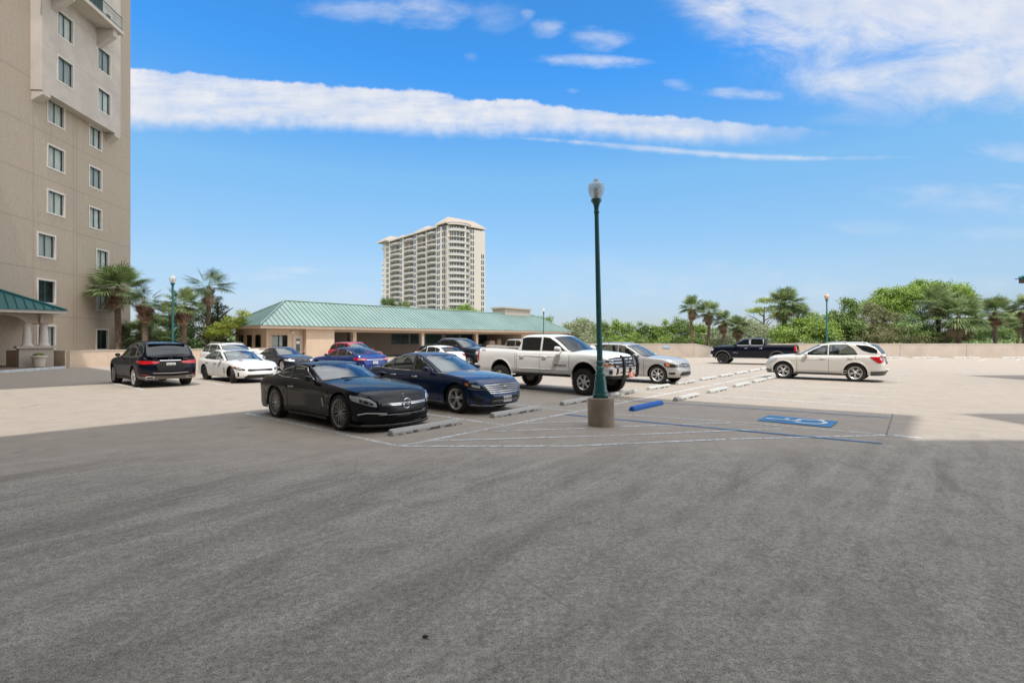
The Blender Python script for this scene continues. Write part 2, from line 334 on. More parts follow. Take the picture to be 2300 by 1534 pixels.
class Car:
    """d is measured back from the front bumper; local x = L/2 - d"""
    def __init__(s, name, label, cat, S, loc, rz, group=None):
        s.S = S; s.root = thing(name, label, cat, loc, rz, group)
        s.L = S['L']; s.W = S['W']/2; s.cf = S.get('cf', .75); s.cr = S.get('cr', .6); s.nf = S.get('nf', 2.8); s.nr = S.get('nr', 3.2)
        s.top = curve(S['top']); s.sill = S.get('sill', .24); s.bot = lin(S.get('bot', [(0, s.sill), (s.L, s.sill)]))
        s.hw = curve(S.get('hw', [(0, .93), (.12, .97), (.35, .99), (.62, 1.0), (.8, .985), (.92, .955), (1, .90)]))
        s.fx = lin(S.get('fx', [(0, -.06), (.2, 0), (.45, 0), (.75, -.06), (1, -.16)]))
        s.rx = lin(S.get('rx', [(0, -.10), (.2, 0), (.5, 0), (.8, -.05), (1, -.12)]))
        s.R = S['R']; s.Ra = S.get('Ra', s.R*1.13); s.fo = S['fo']; s.wb = S['wb']; s.wz = S.get('wz', s.R)
        s.axd = [s.fo, s.fo+s.wb]
        s.lenF = s.arc(s.cf, s.nf); s.lenR = s.arc(s.cr, s.nr)
        s.body(); s.wheels(); s.under()
        if 'roof' in S: s.cabin()
        for p in S.get('parts', []): s.patchspec(p)
    # plan contour, nominal: arc length from the centre of the nose
    def arc(s, c, n):
        T = np.linspace(0, math.pi/2, 60); y = s.W*np.sin(T)**(2/n); x = c*np.cos(T)**(2/n)
        l = np.concatenate([[0], np.cumsum(np.hypot(np.diff(x), np.diff(y)))]); return (l, x/c, y/s.W)
    def zrel(s, d, z): zt = s.top(d); zb = s.sill; return min(max((z-zb)/(zt-zb), 0), 1)
    def contour(s, wl, z, rear=False):                # -> (x, y, nx, ny); wl signed arc length
        sg = 1 if wl >= 0 else -1; a = abs(wl); l, xc, yc = s.lenR if rear else s.lenF; c = s.cr if rear else s.cf
        if a <= l[-1]:
            q = np.interp(a, l, xc); yf = np.interp(a, l, yc)
            i = min(max(int(np.searchsorted(l, a)), 1), len(l)-1); tx = (xc[i]-xc[i-1])*c; ty_ = (yc[i]-yc[i-1])*s.W; n = math.hypot(tx, ty_); nx, ny = ty_/n, -tx/n
            d = c-q*c
        else: q = 0; yf = 1; d = c+(a-l[-1]); nx, ny = 0, 1
        dd = s.L-d if rear else d
        r = s.zrel(dd, z); y = s.W*s.hw(r)*yf*s.wmod(dd); sh = (s.rx if rear else s.fx)(r)*q**1.5
        x = (-s.L/2+d-sh) if rear else (s.L/2-d+sh)
        return Vector((x, y*sg, z)), Vector((-nx if rear else nx, ny*sg, 0))
    def wmod(s, d):
        w = s.S.get('waist', .018); m_ = s.fo+s.wb/2; t = max(-1, min(1, (d-m_)/(s.wb*.5))); return 1-w*(.5+.5*math.cos(math.pi*t))
    def side(s, d, z):
        if d < s.cf: q = (s.cf-d)/s.cf; yf = max(0, 1-q**s.nf)**(1/s.nf)
        elif d > s.L-s.cr: q = (d-s.L+s.cr)/s.cr; yf = max(0, 1-q**s.nr)**(1/s.nr)
        else: yf = 1
        return s.W*s.hw(s.zrel(d, z))*yf*s.wmod(d)
    def body(s):
        S = s.S; ds = []
        T = np.linspace(0, 1, 15)
        for t in T: ds.append(s.cf*(1-math.cos(t*math.pi/2)**(2/s.nf)))
        for t in T: ds.append(s.L-s.cr*(1-math.cos(t*math.pi/2)**(2/s.nr)))
        for c in s.axd:
            for a in np.linspace(0, math.pi, 19): ds.append(c-s.Ra*math.cos(a))
            ds += [c-s.Ra-.004, c+s.Ra+.004]
        ds += list(np.arange(s.cf, s.L-s.cr, .16)); ds = sorted(ds)
        o = [ds[0]]
        for d in ds[1:]:
            if d-o[-1] > .003: o.append(d)
        ds = o; ds[-1] = s.L; NR = 15; rows = []
        for d in ds:
            zb = s.bot(d)
            for c in s.axd:
                dx = d-c
                if abs(dx) <= s.Ra+1e-4: zb = max(zb, s.wz+math.sqrt(max(0, s.Ra**2-dx*dx)))
            zt = s.top(d); row = []
            if d < s.cf: q = (s.cf-d)/s.cf; yf = max(0, 1-q**s.nf)**(1/s.nf)
            elif d > s.L-s.cr: q = (d-s.L+s.cr)/s.cr; yf = max(0, 1-q**s.nr)**(1/s.nr)
            else: q = 0; yf = 1
            for i in range(NR):
                t = i/(NR-1); t = t if zb < s.sill+.1 else t**.8
                z = zb+(zt-zb)*t; r = s.zrel(d, z)
                sh = (s.fx(r) if d < s.L/2 else -s.rx(r))*q**1.5
                row.append((s.L/2-d+sh, s.W*s.hw(r)*yf*s.wmod(d), z))
            rows.append(row)
        m = MB(); bed = S.get('bed'); cr = S.get('crown', .05); cab = S.get('cabrange', (0, 0))
        left = rows; m.grid(left, flip=True)
        m.grid([[(x, -y, z) for x, y, z in r] for r in rows])
        # top deck across
        NC = 13; deck = []
        for r, d in zip(rows, ds):
            x, y, z = r[-1]; cc = cr*min(1, max(0, (y/s.W)))*(0.35 if d > s.L*.7 else 1)
            if bed and bed[0] < d < bed[1]: cc = 0
            deck.append([(x, y*(1-2*j/(NC-1)), z+cc*(1-abs(1-2*j/(NC-1))**2.2)) for j in range(NC)])
        for i in range(len(deck)-1):
            dm = (ds[i]+ds[i+1])/2
            m.mi = 1 if (cab[0] < dm < cab[1]) or (bed and bed[0] < dm < bed[1]) else 0
            m.grid(deck[i:i+2], flip=True)
        m.mi = 0
        s.ds = ds; s.rows = rows
        b = m.build('body', [S['paint'], S.get('intmat', M_int)], s.root, 32)
        # dark lower cladding follows the hull
        return b
    def wheels(s):
        S = s.S; tw = S.get('tw', .235); src = wheel_mesh(s.R, tw, S.get('rim', s.R*.70), S.get('wstyle', 'five_twin'), S.get('rimmat', M_alu), S.get('lug', False))
        y = s.W-S.get('inset', .035)-tw/2
        for d in s.axd:
            for sg in (1, -1):
                h = src[0].copy(); C.objects.link(h); h.parent = s.root; h.location = (s.L/2-d, y*sg, s.R-.004)
                st = S.get('steer', 0) if d == s.axd[0] else 0
                h.rotation_euler = (0, random.random()*1.2, (0 if sg > 0 else math.pi)+st)
                for q in src[1:]:
                    c = q.copy(); C.objects.link(c); c.parent = h
            # liner
        for d in s.axd:
            m = MB(); n = 18
            for sg in (1, -1):
                yo, yi = (s.W*.93)*sg, (s.W-.42)*sg; ra = s.Ra+.012; rows = []
                for i in range(n+1):
                    a = math.pi*i/n; rows.append([(s.L/2-d+ra*math.cos(a), yo, s.wz+ra*math.sin(a)), (s.L/2-d+ra*math.cos(a), yi, s.wz+ra*math.sin(a))])
                m.grid(rows)
                cx = s.L/2-d; P = [(cx+ra*math.cos(math.pi*i/n), yi, s.wz+ra*math.sin(math.pi*i/n)) for i in range(n+1)]
                m.add(P, [tuple(range(n+1))])
            m.build('wheel_well', M_well, s.root)
            if S.get('arch'):                          # flared arch trim
                am, aw, at = S['arch']
                for sg in (1, -1):
                    q = MB(); rows = []
                    for i in range(25):
                        a = math.pi*i/24*1.12-.06*math.pi
                        row = []
                        for (rr, off) in ((s.Ra-.004, -.03), (s.Ra-.004, at), (s.Ra+aw*.8, at), (s.Ra+aw, .0)):
                            x = s.L/2-d+rr*math.cos(a); z = s.wz+rr*math.sin(a)
                            yy = s.side(s.L/2-x, max(z, s.sill))+off
                            row.append((x, yy*sg, z))
                        rows.append(row)
                    q.grid(rows, flip=sg < 0); q.build('wheel_arch', am, s.root, 40)
    def under(s):
        S = s.S; m = MB(); zb = s.S.get('under', s.sill-.03); a, b = s.fo-.1, s.fo+s.wb+.1
        m.box(-s.L/2+.35, s.L/2-.4, -s.W+.42, s.W-.42, zb, s.sill+.25)
        m.box(s.L/2-s.fo-s.wb+s.Ra+.03, s.L/2-s.fo-s.Ra-.03, -s.W+.16, s.W-.16, max(zb, s.sill+.01), s.sill+.2)
        for d in s.axd: m.tube([(s.L/2-d, -s.W+.2, s.R), (s.L/2-d, s.W-.2, s.R)], .05, 8)
        m.build('underbody', M_well, s.root)
    # ---- cabin
    def Ze(s, x, yf):
        d = s.L/2-x; mid = (s.rd0+s.rd1)/2
        sh = s.kf*yf*yf if d < s.dtop else (-s.kr*yf*yf if d > s.dend else 0)
        # blend so the roof stays continuous
        return s.rz(d-sh)-s.rcrown*yf*yf
    def wb_(s, d):
        return s.W*s.hw(1)*1.0*s.S.get('gw', .985) * min(1.0, self_y(s, d))
    def yside(s, d, z):
        zb = s.top(d); w0 = s.S.get('gw', .965)*s.side(d, zb)
        return w0-(max(z-zb, 0))*s.tum
    def cabin(s):
        S = s.S; rp = S['roof']; s.rd0, s.rd1 = rp[0][0], rp[-1][0]; s.rz = curve(rp); s.kf = S.get('kf', .16); s.kr = S.get('kr', .10); s.rcrown = S.get('rcrown', .045)
        s.dtop = S['dtop']; s.dend = S['dend']; s.tum = S.get('tum', .38)
        N = int((s.rd1-s.rd0)/.045); dss = np.linspace(s.rd0, s.rd1, N); NS, NT_, = 9, 15
        rows = []; info = []
        holes = S.get('windows', [])
        gap = S.get('gap', .075)
        def edge(d):
            z = s.rz(d); 
            for _ in range(3): z = s.Ze(s.L/2-d, .97)
            return max(z, s.top(d)+.002)
        s.edge = edge
        for d in dss:
            zb = s.top(d)-.01; ze = edge(d); ye = s.yside(d, ze); x = s.L/2-d; row = []
            hgt = ze-zb; rho = min(.07, hgt*.4)
            for i in range(NS): z = zb+(ze-rho-zb)*i/(NS-1); row.append((x, s.yside(d, z), z))
            row.append((x, ye-.004-rho*.12, ze-rho*.42)); row.append((x, ye-rho*.45, ze-rho*.08))
            y0 = ye-rho
            for j in range(NT_): 
                yy = y0*(1-2*j/(NT_-1)); yf = yy/ye if ye > 0 else 0
                row.append((x, yy, max(s.Ze(x, yf) if abs(yf) < .999 else ze, s.top(d)-.01)))
            row += [(x, -y, z) for (_, y, z) in row[:NS+2][::-1]]
            rows.append(row)
        def zlo(d): return s.top(d)+S.get('belt', .03)
        def zhi(d): return edge(d)-gap
        s.zlo, s.zhi = zlo, zhi
        HL = []
        for hh_ in holes:
            lp_ = lin(hh_[2]) if len(hh_) > 2 and hh_[2] else None; hp_ = lin(hh_[3]) if len(hh_) > 3 and hh_[3] else None
            HL.append((hh_[0], hh_[1], (lambda d, f=lp_: max(zlo(d), f(d)) if f else zlo(d)), (lambda d, f=hp_: min(zhi(d), f(d)) if f else zhi(d))))
        def inwin(d, z):
            for a, b, wlo, whi in HL:
                if a+.01 < d < b-.01 and wlo(d)+.01 < z < whi(d)-.01: return True
            return False
        ws = S['wscreen']; rw = S.get('rscreen'); pil = S.get('pil', .07)
        def intop(x, y, ye):
            yf = y/ye if ye else 0; 
            if abs(yf) > 1-pil/ye-.02: return False
            d = s.L/2-x; dd = d-s.kf*yf*yf
            if ws[0]+.03 < dd < ws[1]-.03: return True
            if rw and rw[0]+.03 < d+s.kr*yf*yf < rw[1]-.03: return True
            return False
        m = MB(); nc = len(rows[0]); m.v = [p for r in rows for p in r]
        for i in range(len(rows)-1):
            for j in range(nc-1):
                q = [rows[i][j], rows[i][j+1], rows[i+1][j+1], rows[i+1][j]]
                cx = sum(p[0] for p in q)/4; cy = sum(p[1] for p in q)/4; cz = sum(p[2] for p in q)/4; d = s.L/2-cx
                sideface = j < NS-1 or j > nc-NS-1
                if sideface and inwin(d, cz): continue
                if not sideface and NS+1 <= j < nc-NS-2 and intop(cx, cy, s.yside(d, edge(d))): continue
                a = i*nc+j; m.f.append([a+nc, a+nc+1, a+1, a]); m.m.append(0)
        m.build('roof', S.get('roofpaint', S['paint']), s.root, 40)
        # side glass with black borders
        gm = S.get('glass', M_glass); rgm = S.get('rglass', gm)
        for (a, b, wlo, whi) in HL:
            g = gm if a < S.get('bpillar', 99) else rgm
            for sg in (1, -1):
                n = 22; P = []; 
                for i in range(n+1):
                    d = a+(b-a)*i/n; lo_, hi_ = wlo(d), whi(d)
                    if hi_-lo_ > .012: P.append((d, lo_, hi_))
                if len(P) < 2: continue
                rws = [[Vector((s.L/2-d, sg*(s.yside(d, l+(h-l)*t)+.004), l+(h-l)*t)) for t in np.linspace(0, 1, 6)] for d, l, h in P]
                q = MB(); q.grid(rws, flip=sg > 0); wn = q.build('side_window', g, s.root, 60)
                lp = [r[0] for r in rws]+[r[-1] for r in rws[::-1]]
                s.border(lp, .018, sg, wn, S.get('trim', M_black), (sum(p[0] for p in lp)/len(lp), 0, sum(p[2] for p in lp)/len(lp)), S.get('chromeline'))
        for nm, rng, kk, gmm in (('windshield', ws, s.kf, S.get('wglass', M_ws)), ('rear_window', rw, -s.kr, rgm)):
            if not rng: continue
            rws = []; fr = 1-pil/s.W*1.1
            for t in np.linspace(0, 1, 14):
                dd = rng[0]+(rng[1]-rng[0])*t; row = []
                for yf in np.linspace(-fr, fr, 15):
                    d = dd+kk*yf*yf; ye = s.yside(d, edge(d)); z = s.rz(dd)-s.rcrown*yf*yf
                    row.append(Vector((s.L/2-d, yf*ye, max(z, s.top(d)-.0)+.006)))
                rws.append(row)
            q = MB(); q.grid(rws, flip=False); wn = q.build(nm, gmm, s.root, 60)
            bd = MB(); K = .05
            cen = rws[7][7]; 
            lp = rws[0]+[r[-1] for r in rws[1:-1]]+rws[-1][::-1]+[r[0] for r in rws[1:-1]][::-1]
            inn = [p+(cen-p).normalized()*K for p in lp]; out = [p-(cen-p).normalized()*.012 for p in lp]
            up = Vector((.0, 0, .004)); nn = len(lp)
            bd.grid([[p+up*.2 for p in out]+[out[0]+up*.2], [p+up for p in lp]+[lp[0]+up], [p+up for p in inn]+[inn[0]+up]])
            bd.build('window_seal', M_black, wn)
        # seats
        if S.get('seats', True):
            im = S.get('seatmat', M_int)
            for (d, ys) in S.get('seatpos', [((ws[1]+holes[0][1])/2+.35, (.38, -.38))]):
                for y in ys:
                    q = MB(); x = s.L/2-d; z = s.top(d); hh = S.get('seath', .14)
                    q.tube([(x, y, z-.06), (x-.03, y, z+hh*.6), (x-.06, y, z+hh)], [.19, .18, .11], 10)
                    q.tube([(x-.07, y, z+hh-.02), (x-.08, y, z+hh+.16)], [.10, .09], 10); q.build('seat', im, s.root, 60)
            q = MB(); d = holes[0][0]+.25; x = s.L/2-d; y = .38; P = [(x-.03-.06*math.sin(a), y+.17*math.cos(a), s.top(d)+.0+.15*math.sin(a)) for a in np.linspace(0, 2*math.pi, 17)]
            q.tube(P, .014, 6, cap=False); q.build('steering_wheel', M_black, s.root, 60)
    def border(s, lp, K, sg, parent, m, c, chrome):
        cen = Vector(c); n = len(lp); bd = MB(); off = Vector((0, .003*sg, 0)); off2 = Vector((0, .006*sg, 0))
        ins, outs = [], []
        for p in lp:
            d = Vector((cen.x-p.x, 0, cen.z-p.z)); d.normalize(); ins.append(p+d*K+off); outs.append(p-d*.012+off*.3)
        L1 = [p+off2 for p in lp]
        bd.grid([outs+[outs[0]], L1+[L1[0]], ins+[ins[0]]], flip=sg < 0); bd.build('window_trim', m, parent)
        if chrome:
            q = MB(); q.tube([p+Vector((0, .008*sg, 0)) for p in outs]+[outs[0]+Vector((0, .008*sg, 0))], chrome, 5, cap=False); q.build('chrome_trim', M_chrome, parent, 60)
    # ---- surface patches on the hull
    def patch(s, name, m, poly, rear=False, off=.006, sides=(1,), parent=None, n=10, nz=5, skirt=.02, label=None):
        """poly: (w, zlo, zhi) with w the arc length from the centre of nose or tail"""
        ws_ = np.linspace(poly[0][0], poly[-1][0], n); l = lin([(p[0], p[1]) for p in poly]); h = lin([(p[0], p[2]) for p in poly])
        outo = []
        for sg in sides:
            rws = []; 
            for wv in ws_:
                row = []
                for t in np.linspace(0, 1, nz):
                    z = l(wv)+(h(wv)-l(wv))*t; p, nn = s.contour(wv*sg, z, rear); row.append(p+nn*off)
                row = [row[0]-s.contour(wv*sg, l(wv), rear)[1]*skirt]+row+[row[-1]-s.contour(wv*sg, h(wv), rear)[1]*skirt]
                rws.append(row)
            a = [p-s.contour(ws_[0]*sg, p.z, rear)[1]*skirt for p in rws[0]]; b = [p-s.contour(ws_[-1]*sg, p.z, rear)[1]*skirt for p in rws[-1]]
            rws = [a]+rws+[b]
            q = MB(); q.grid(rws, flip=(sg < 0) ^ rear ^ True); outo.append(q.build(name, m, parent or s.root, 30, label))
        return outo
    def spatch(s, name, m, poly, off=.006, sides=(1, -1), parent=None, n=8, nz=4, skirt=.015):
        ws_ = np.linspace(poly[0][0], poly[-1][0], n); l = lin([(p[0], p[1]) for p in poly]); h = lin([(p[0], p[2]) for p in poly])
        for sg in sides:
            rws = []
            for d in ws_:
                zz = [l(d)+(h(d)-l(d))*t for t in np.linspace(0, 1, nz)]; row = [Vector((s.L/2-d, sg*(s.side(d, z)+off), z)) for z in zz]
                e = Vector((0, sg*skirt, 0)); rws.append([row[0]-e]+row+[row[-1]-e])
            e = Vector((0, sg*skirt, 0)); rws = [[p-e for p in rws[0]]]+rws+[[p-e for p in rws[-1]]]
            q = MB(); q.grid(rws, flip=sg > 0); q.build(name, m, parent or s.root, 30)
    def patchspec(s, p):
        k = p[0]
        if k == 'F': s.patch(p[1], p[2], p[3], False, **(p[4] if len(p) > 4 else {}))
        elif k == 'R': s.patch(p[1], p[2], p[3], True, **(p[4] if len(p) > 4 else {}))
        elif k == 'S': s.spatch(p[1], p[2], p[3], **(p[4] if len(p) > 4 else {}))
    # ---- generic fittings
    def seams(s, dl, mat_=None):
        for dp in dl:
            P = dp if isinstance(dp, (list, tuple)) else [(dp, s.sill+.08), (dp, s.top(dp)-.01)]
            for sg in (1, -1):
                q = MB(); rws = []
                for i in range(len(P)-1):
                    for t in np.linspace(0, 1, 8):
                        d = P[i][0]+(P[i+1][0]-P[i][0])*t; z = P[i][1]+(P[i+1][1]-P[i][1])*t; y = sg*(s.side(d, z)+.003)
                        rws.append([(s.L/2-d-.006, y, z), (s.L/2-d+.006, y, z)])
                q.grid(rws, flip=sg > 0); q.build('door_seam', M_well, s.root)
    def crease(s, P, m=None, r=.012):
        for sg in (1, -1):
            q = MB(); q.tube([(s.L/2-d, sg*(s.side(d, z)-r*.35), z) for d, z in P], r, 6); q.build('body_crease', m or s.S['paint'], s.root, 60)
    def handles(s, L, m=None):
        for d, z in L:
            for sg in (1, -1):
                q = MB(); y = s.side(d, z)
                q.tube([(s.L/2-d-.10, sg*(y-.005), z), (s.L/2-d-.08, sg*(y+.03), z+.004), (s.L/2-d+.08, sg*(y+.03), z+.004), (s.L/2-d+.10, sg*(y-.005), z)], [.012, .016, .016, .012], 8)
                q.build('door_handle', m or s.S['paint'], s.root, 60)
    def mirrors(s, d, z, m=None, size=(.11, .15, .10), out=.0):
        for sg in (1, -1):
            y = s.yside(d, z) if hasattr(s, 'rz') else s.W
            q = MB(); x = s.L/2-d; a, b, c = size; rows = []
            for i, (fx, k) in enumerate(((-.5, .72), (-.45, .96), (-.1, 1), (.25, .9), (.5, .55))):
                rows.append([(x+fx*a*1.6, sg*(y+out+.05+b*.75+b*.5*k*math.cos(t)), z+c*.55+c*k*.62*math.sin(t)) for t in np.linspace(0, 2*math.pi, 13)[:-1]])
            q.grid(rows, True); q.f.append(list(range(12))); q.m.append(0); q.f.append([len(q.v)-12+i for i in range(12)][::-1]); q.m.append(0)
            q.tube([(x, sg*(y-.03), z-.01), (x, sg*(y+.08+out), z+.02)], .025, 6)
            mo = q.build('side_mirror', m or s.S['paint'], s.root, 50)
            g = MB(); rr = rows[0]; c0 = Vector((rr[0][0]-.003, 0, 0)); g.add([(p[0]-.004, p[1], p[2]) for p in rr], [tuple(range(12))]); g.build('mirror_glass', M_chrome, mo)
    def plate(s, txt, z, rear=False, w=.30, h=.15, wl=0.0, m=None, ink=None):
        p, n = s.contour(wl, z, rear); r = math.pi/2 if not rear else -math.pi/2
        q = MB(); sx = 1 if not rear else -1
        q.box(-.008, .012, -w/2, w/2, -h/2, h/2, lambda x, y, zz: (p.x+sx*x, p.y+y, p.z+zz)); o = q.build('license_plate', m or M_plate, s.root)
        text(txt, h*.52, 'plate_lettering', ink or M_ink, o, (p.x+sx*.014, p.y, p.z), (R_(90), 0, R_(90) if not rear else R_(-90)), .001, .002)
        return o
    def rails(s, d0, d1, m, h=.05):
        for sg in (1, -1):
            P = []
            for t in np.linspace(0, 1, 9):
                d = d0+(d1-d0)*t; y = s.yside(d, s.edge(d))-.10; z = s.edge(d)+.005+(h if 0 < t < 1 else -.01); P.append((s.L/2-d, sg*y, z))
            q = MB(); q.tube(P, .016, 6)
            for t in (.12, .5, .88):
                d = d0+(d1-d0)*t; y = s.yside(d, s.edge(d))-.10; q.box(s.L/2-d-.03, s.L/2-d+.03, sg*y-.012, sg*y+.012, s.edge(d)-.02, s.edge(d)+h)
            q.build('roof_rail', m, s.root, 50)
    def ring_emblem(s, z, r, rear=False, star=False, wl=0.0, off=.02, m=None):
        p, n = s.contour(wl, z, rear); sx = -1 if rear else 1; q = MB(); m = m or M_chrome
        q.tube([(p.x+sx*off, p.y+r*math.cos(a), p.z+r*math.sin(a)) for a in np.linspace(0, 2*math.pi, 25)], r*.11, 6, cap=False)
        if star == 'star':
            for k_ in range(3):
                a = math.pi/2+2*math.pi*k_/3; dy, dz = math.cos(a), math.sin(a); py, pz = -dz, dy; w_ = r*.14
                q.add([(p.x+sx*off, p.y+py*w_, p.z+pz*w_), (p.x+sx*(off+.006), p.y+dy*r, p.z+dz*r), (p.x+sx*off, p.y-py*w_, p.z-pz*w_), (p.x+sx*(off+.014), p.y, p.z)], [(0, 1, 3), (1, 2, 3), (3, 1, 0), (3, 2, 1)])
        elif star == 'vw':
            def st(P): q.tube([(p.x+sx*(off+.004), p.y+a*r, p.z+b*r) for a, b in P], r*.09, 5)
            st([(-.42, .9), (0, .12), (.42, .9)]); st([(-.92, .35), (-.48, -.86), (0, .0), (.48, -.86), (.92, .35)])
        elif star == 'quad': q.lathe([(r*.8, 0), (r*.8, .004)], 20, lambda x, y, zz: (p.x+sx*(off+zz), p.y+x, p.z+y))
        return q.build('emblem', m, s.root, 60)
def self_y(s, d): return 1.0
M_cover = mat('tan_cloth', (.42, .33, .26), .9, var=.2, vscale=5)
# ------------------------------------------------------------------ car park deck, ground
def ground_mat():
    m = bpy.data.materials.new('deck_concrete'); m.use_nodes = True; t = NT(m.node_tree); b = t.n['Principled BSDF']
    co = t.new('ShaderNodeTexCoord').outputs['Object']; sp = t.new('ShaderNodeSeparateXYZ'); t.l.new(co, sp.inputs[0])
    big = t.noise(co, .35, 6, .6); med = t.noise(co, 1.9, 10, .78, .3); strk = t.noise(t.streak(co, 62, .16, 1.3), 1.0, 9, .64, .7); strk3 = t.noise(t.streak(co, 48, .12, 2.6), 1.0, 7, .6, .5)
    strk2 = t.noise(t.streak(co, 3, .3, 3.2), 1.0, 7, .65, .3)
    fine = t.noise(co, 19, 6, .9); grit = t.noise(co, 110, 2, .7); vor = t.new('ShaderNodeTexVoronoi'); t.l.new(co, vor.inputs['Vector']); vor.inputs['Scale'].default_value = 55
    # worn drive lane near the building: coarser, darker surface
    yy = t.math('ADD', t.math('MULTIPLY_ADD', sp.outputs[0], -.10, sp.outputs[1]), t.math('MULTIPLY', t.math('SUBTRACT', big, .5), 3.0))
    lane = t.sstep(yy, 10.0, 6.5); lane_sharp = t.sstep(yy, 9.2, 8.2)
    base = t.mix(t.sstep(med, .3, .72), (.315, .272, .228), (.385, .336, .285))
    base = t.mix(t.sstep(strk2, .42, .75, 0, .45), base, (.31, .275, .235))
    lanec = t.mix(t.sstep(med, .2, .8), (.285, .262, .23), (.435, .405, .36))
    lanec = t.mix(t.sstep(strk, .47, .66, 0, .50), lanec, (.20, .178, .15)); lanec = t.mix(t.sstep(strk3, .53, .68, 0, .34), lanec, (.17, .15, .125)); lanec = t.mix(t.sstep(strk3, .48, .34, 0, .42), lanec, (.50, .475, .43)); lanec = t.mix(t.sstep(t.noise(t.streak(co, 58, .8, 2.2), 1.5, 9, .78, .4), .50, .68, 0, .5), lanec, (.19, .175, .155))
    lanec = t.mix(t.sstep(big, .55, .72, 0, .45), lanec, (.40, .385, .36))
    c = t.mix(t.math('MULTIPLY', lane, .97), base, lanec)
    gam = t.math('ADD', t.math('MULTIPLY', t.sstep(fine, .36, .58), .6), t.math('MULTIPLY', t.sstep(vor.outputs['Distance'], .1, .55), .4))
    spk = t.math('ADD', t.math('MULTIPLY', t.sstep(grit, .35, .65), .35), t.math('MULTIPLY', gam, .65))
    amt = t.math('MULTIPLY', t.math('MULTIPLY_ADD', lane, .80, .12), t.sstep(t.noise(co, 1.1, 5, .7), .3, .7, .55, 1.0))
    dark = t.mix(1.0, c, (.07, .06, .05), 'MULTIPLY'); light = t.mix(1.0, c, (1.6, 1.6, 1.6), 'MULTIPLY')
    c2 = t.mix(spk, dark, light); c = t.mix(amt, c, c2)
    spots = t.noise(co, 7.0, 4, .8); c = t.mix(t.sstep(spots, .68, .72, 0, .5), c, (.12, .11, .10))
    ve = t.new('ShaderNodeTexVoronoi', feature='DISTANCE_TO_EDGE'); t.l.new(t.mapping(co, (1, 1, 1)), ve.inputs['Vector']); ve.inputs['Scale'].default_value = .23
    wob = t.math('ADD', ve.outputs['Distance'], t.math('MULTIPLY', t.math('SUBTRACT', t.noise(co, 3, 5, .7), .5), .02))
    crk = t.math('MULTIPLY', t.sstep(t.math('ABSOLUTE', wob), .0028, .0006), t.sstep(t.noise(co, .5, 3, .5), .46, .54)); c = t.mix(t.math('MULTIPLY', crk, .22), c, (.06, .055, .05))
    oil = t.noise(co, .8, 3, .4, .5); c = t.mix(t.sstep(oil, .66, .78, 0, .45), c, (.13, .12, .105))
    t.l.new(c, b.inputs['Base Color']); b.inputs['Roughness'].default_value = .82; b.inputs['Specular IOR Level'].default_value = .35
    bn = t.new('ShaderNodeBump'); bn.inputs['Distance'].default_value = .012; t.put(bn.inputs['Strength'], t.math('MULTIPLY_ADD', lane, .6, .2)); t.l.new(spk, bn.inputs['Height']); t.l.new(bn.outputs[0], b.inputs['Normal'])
    return m
def marking(name, col, wear=.5):
    m = bpy.data.materials.new(name); m.use_nodes = True; t = NT(m.node_tree); b = t.n['Principled BSDF']; b.inputs['Base Color'].default_value = tuple(col)+(1,); b.inputs['Roughness'].default_value = .7
    co = t.new('ShaderNodeTexCoord').outputs['Object']; n = t.noise(co, 9, 8, .75); n2 = t.noise(co, .8, 3, .5)
    f = t.math('MULTIPLY', t.sstep(n, wear-.16, wear+.12), t.sstep(n2, .2, .6, .55, 1.0))
    tr = t.new('ShaderNodeBsdfTransparent'); mx = t.new('ShaderNodeMixShader'); t.put(mx.inputs[0], f); t.l.new(tr.outputs[0], mx.inputs[1]); t.l.new(b.outputs[0], mx.inputs[2]); t.l.new(mx.outputs[0], t.n['Material Output'].inputs[0]); return m
def struct(o): o['kind'] = 'structure'; return o
M_deck = ground_mat()
m = MB(); m.quad((-900, -900, -3.2), (900, -900, -3.2), (900, 1500, -3.2), (-900, 1500, -3.2)); struct(m.build('ground', mat('scrub_ground', (.09, .10, .05), .95, var=.4, vscale=.3)))
deck = MB(); deck.prism([(-75, -75), (75, -75), (75, 52.6), (36, 52.6), (19.0, 52.6), (19.5, 62), (30, 95), (-5, 110), (-48, 62), (-48, 30)][::1], -3.1, 0.0); dk = struct(deck.build('parking_deck', M_deck))
M_line = marking('white_line_paint', (.66, .69, .70), .46); M_bline = marking('blue_line_paint', (.015, .19, .48), .26)
def line(a, b, w=.10, mt=None, z=.004, name='painted_line'):
    a = Vector((a.x, a.y, z)); b = Vector((b.x, b.y, z)); d = (b-a).normalized(); n = Vector((-d.y, d.x, 0))*w/2
    q = MB(); q.add([a-n, b-n, b+n, a+n], [(0, 1, 2, 3)]); return q.build(name, mt or M_line, dk)
for k_ in range(11): line(uv(5.45+2.79*k_, -13.2), uv(5.45+2.79*k_, -7.18))
line(uv(5.45, -7.1), uv(37, -7.1), .11)
for a, b, w_ in [((901, 1003), (1300, 1002), .09), ((1300, 1001.5), (1630, 987), .09), ((1640, 986.5), (2030, 977), .09), ((960, 991), (1400, 977.5), .085), ((1400, 977.5), (1767, 962.5), .085), ((1110, 969), (1318, 962), .075), ((1392, 958.5), (1642, 950), .075), ((1175, 951), (1322, 946.5), .07), ((1388, 931), (1700, 952), .08), ((1700, 952), (1990, 977), .08), ((1990, 977.5), (2070, 984), .1)]:
    line(G(*a), G(*b), w_, None, .007)
line(G(1270, 931.5), G(1981, 996.5), .085, M_bline, .011); line(G(1417, 900), G(2000, 939), .055, M_bline, .011); line(G(1417, 897.5), G(2000, 935), .05, None, .007)
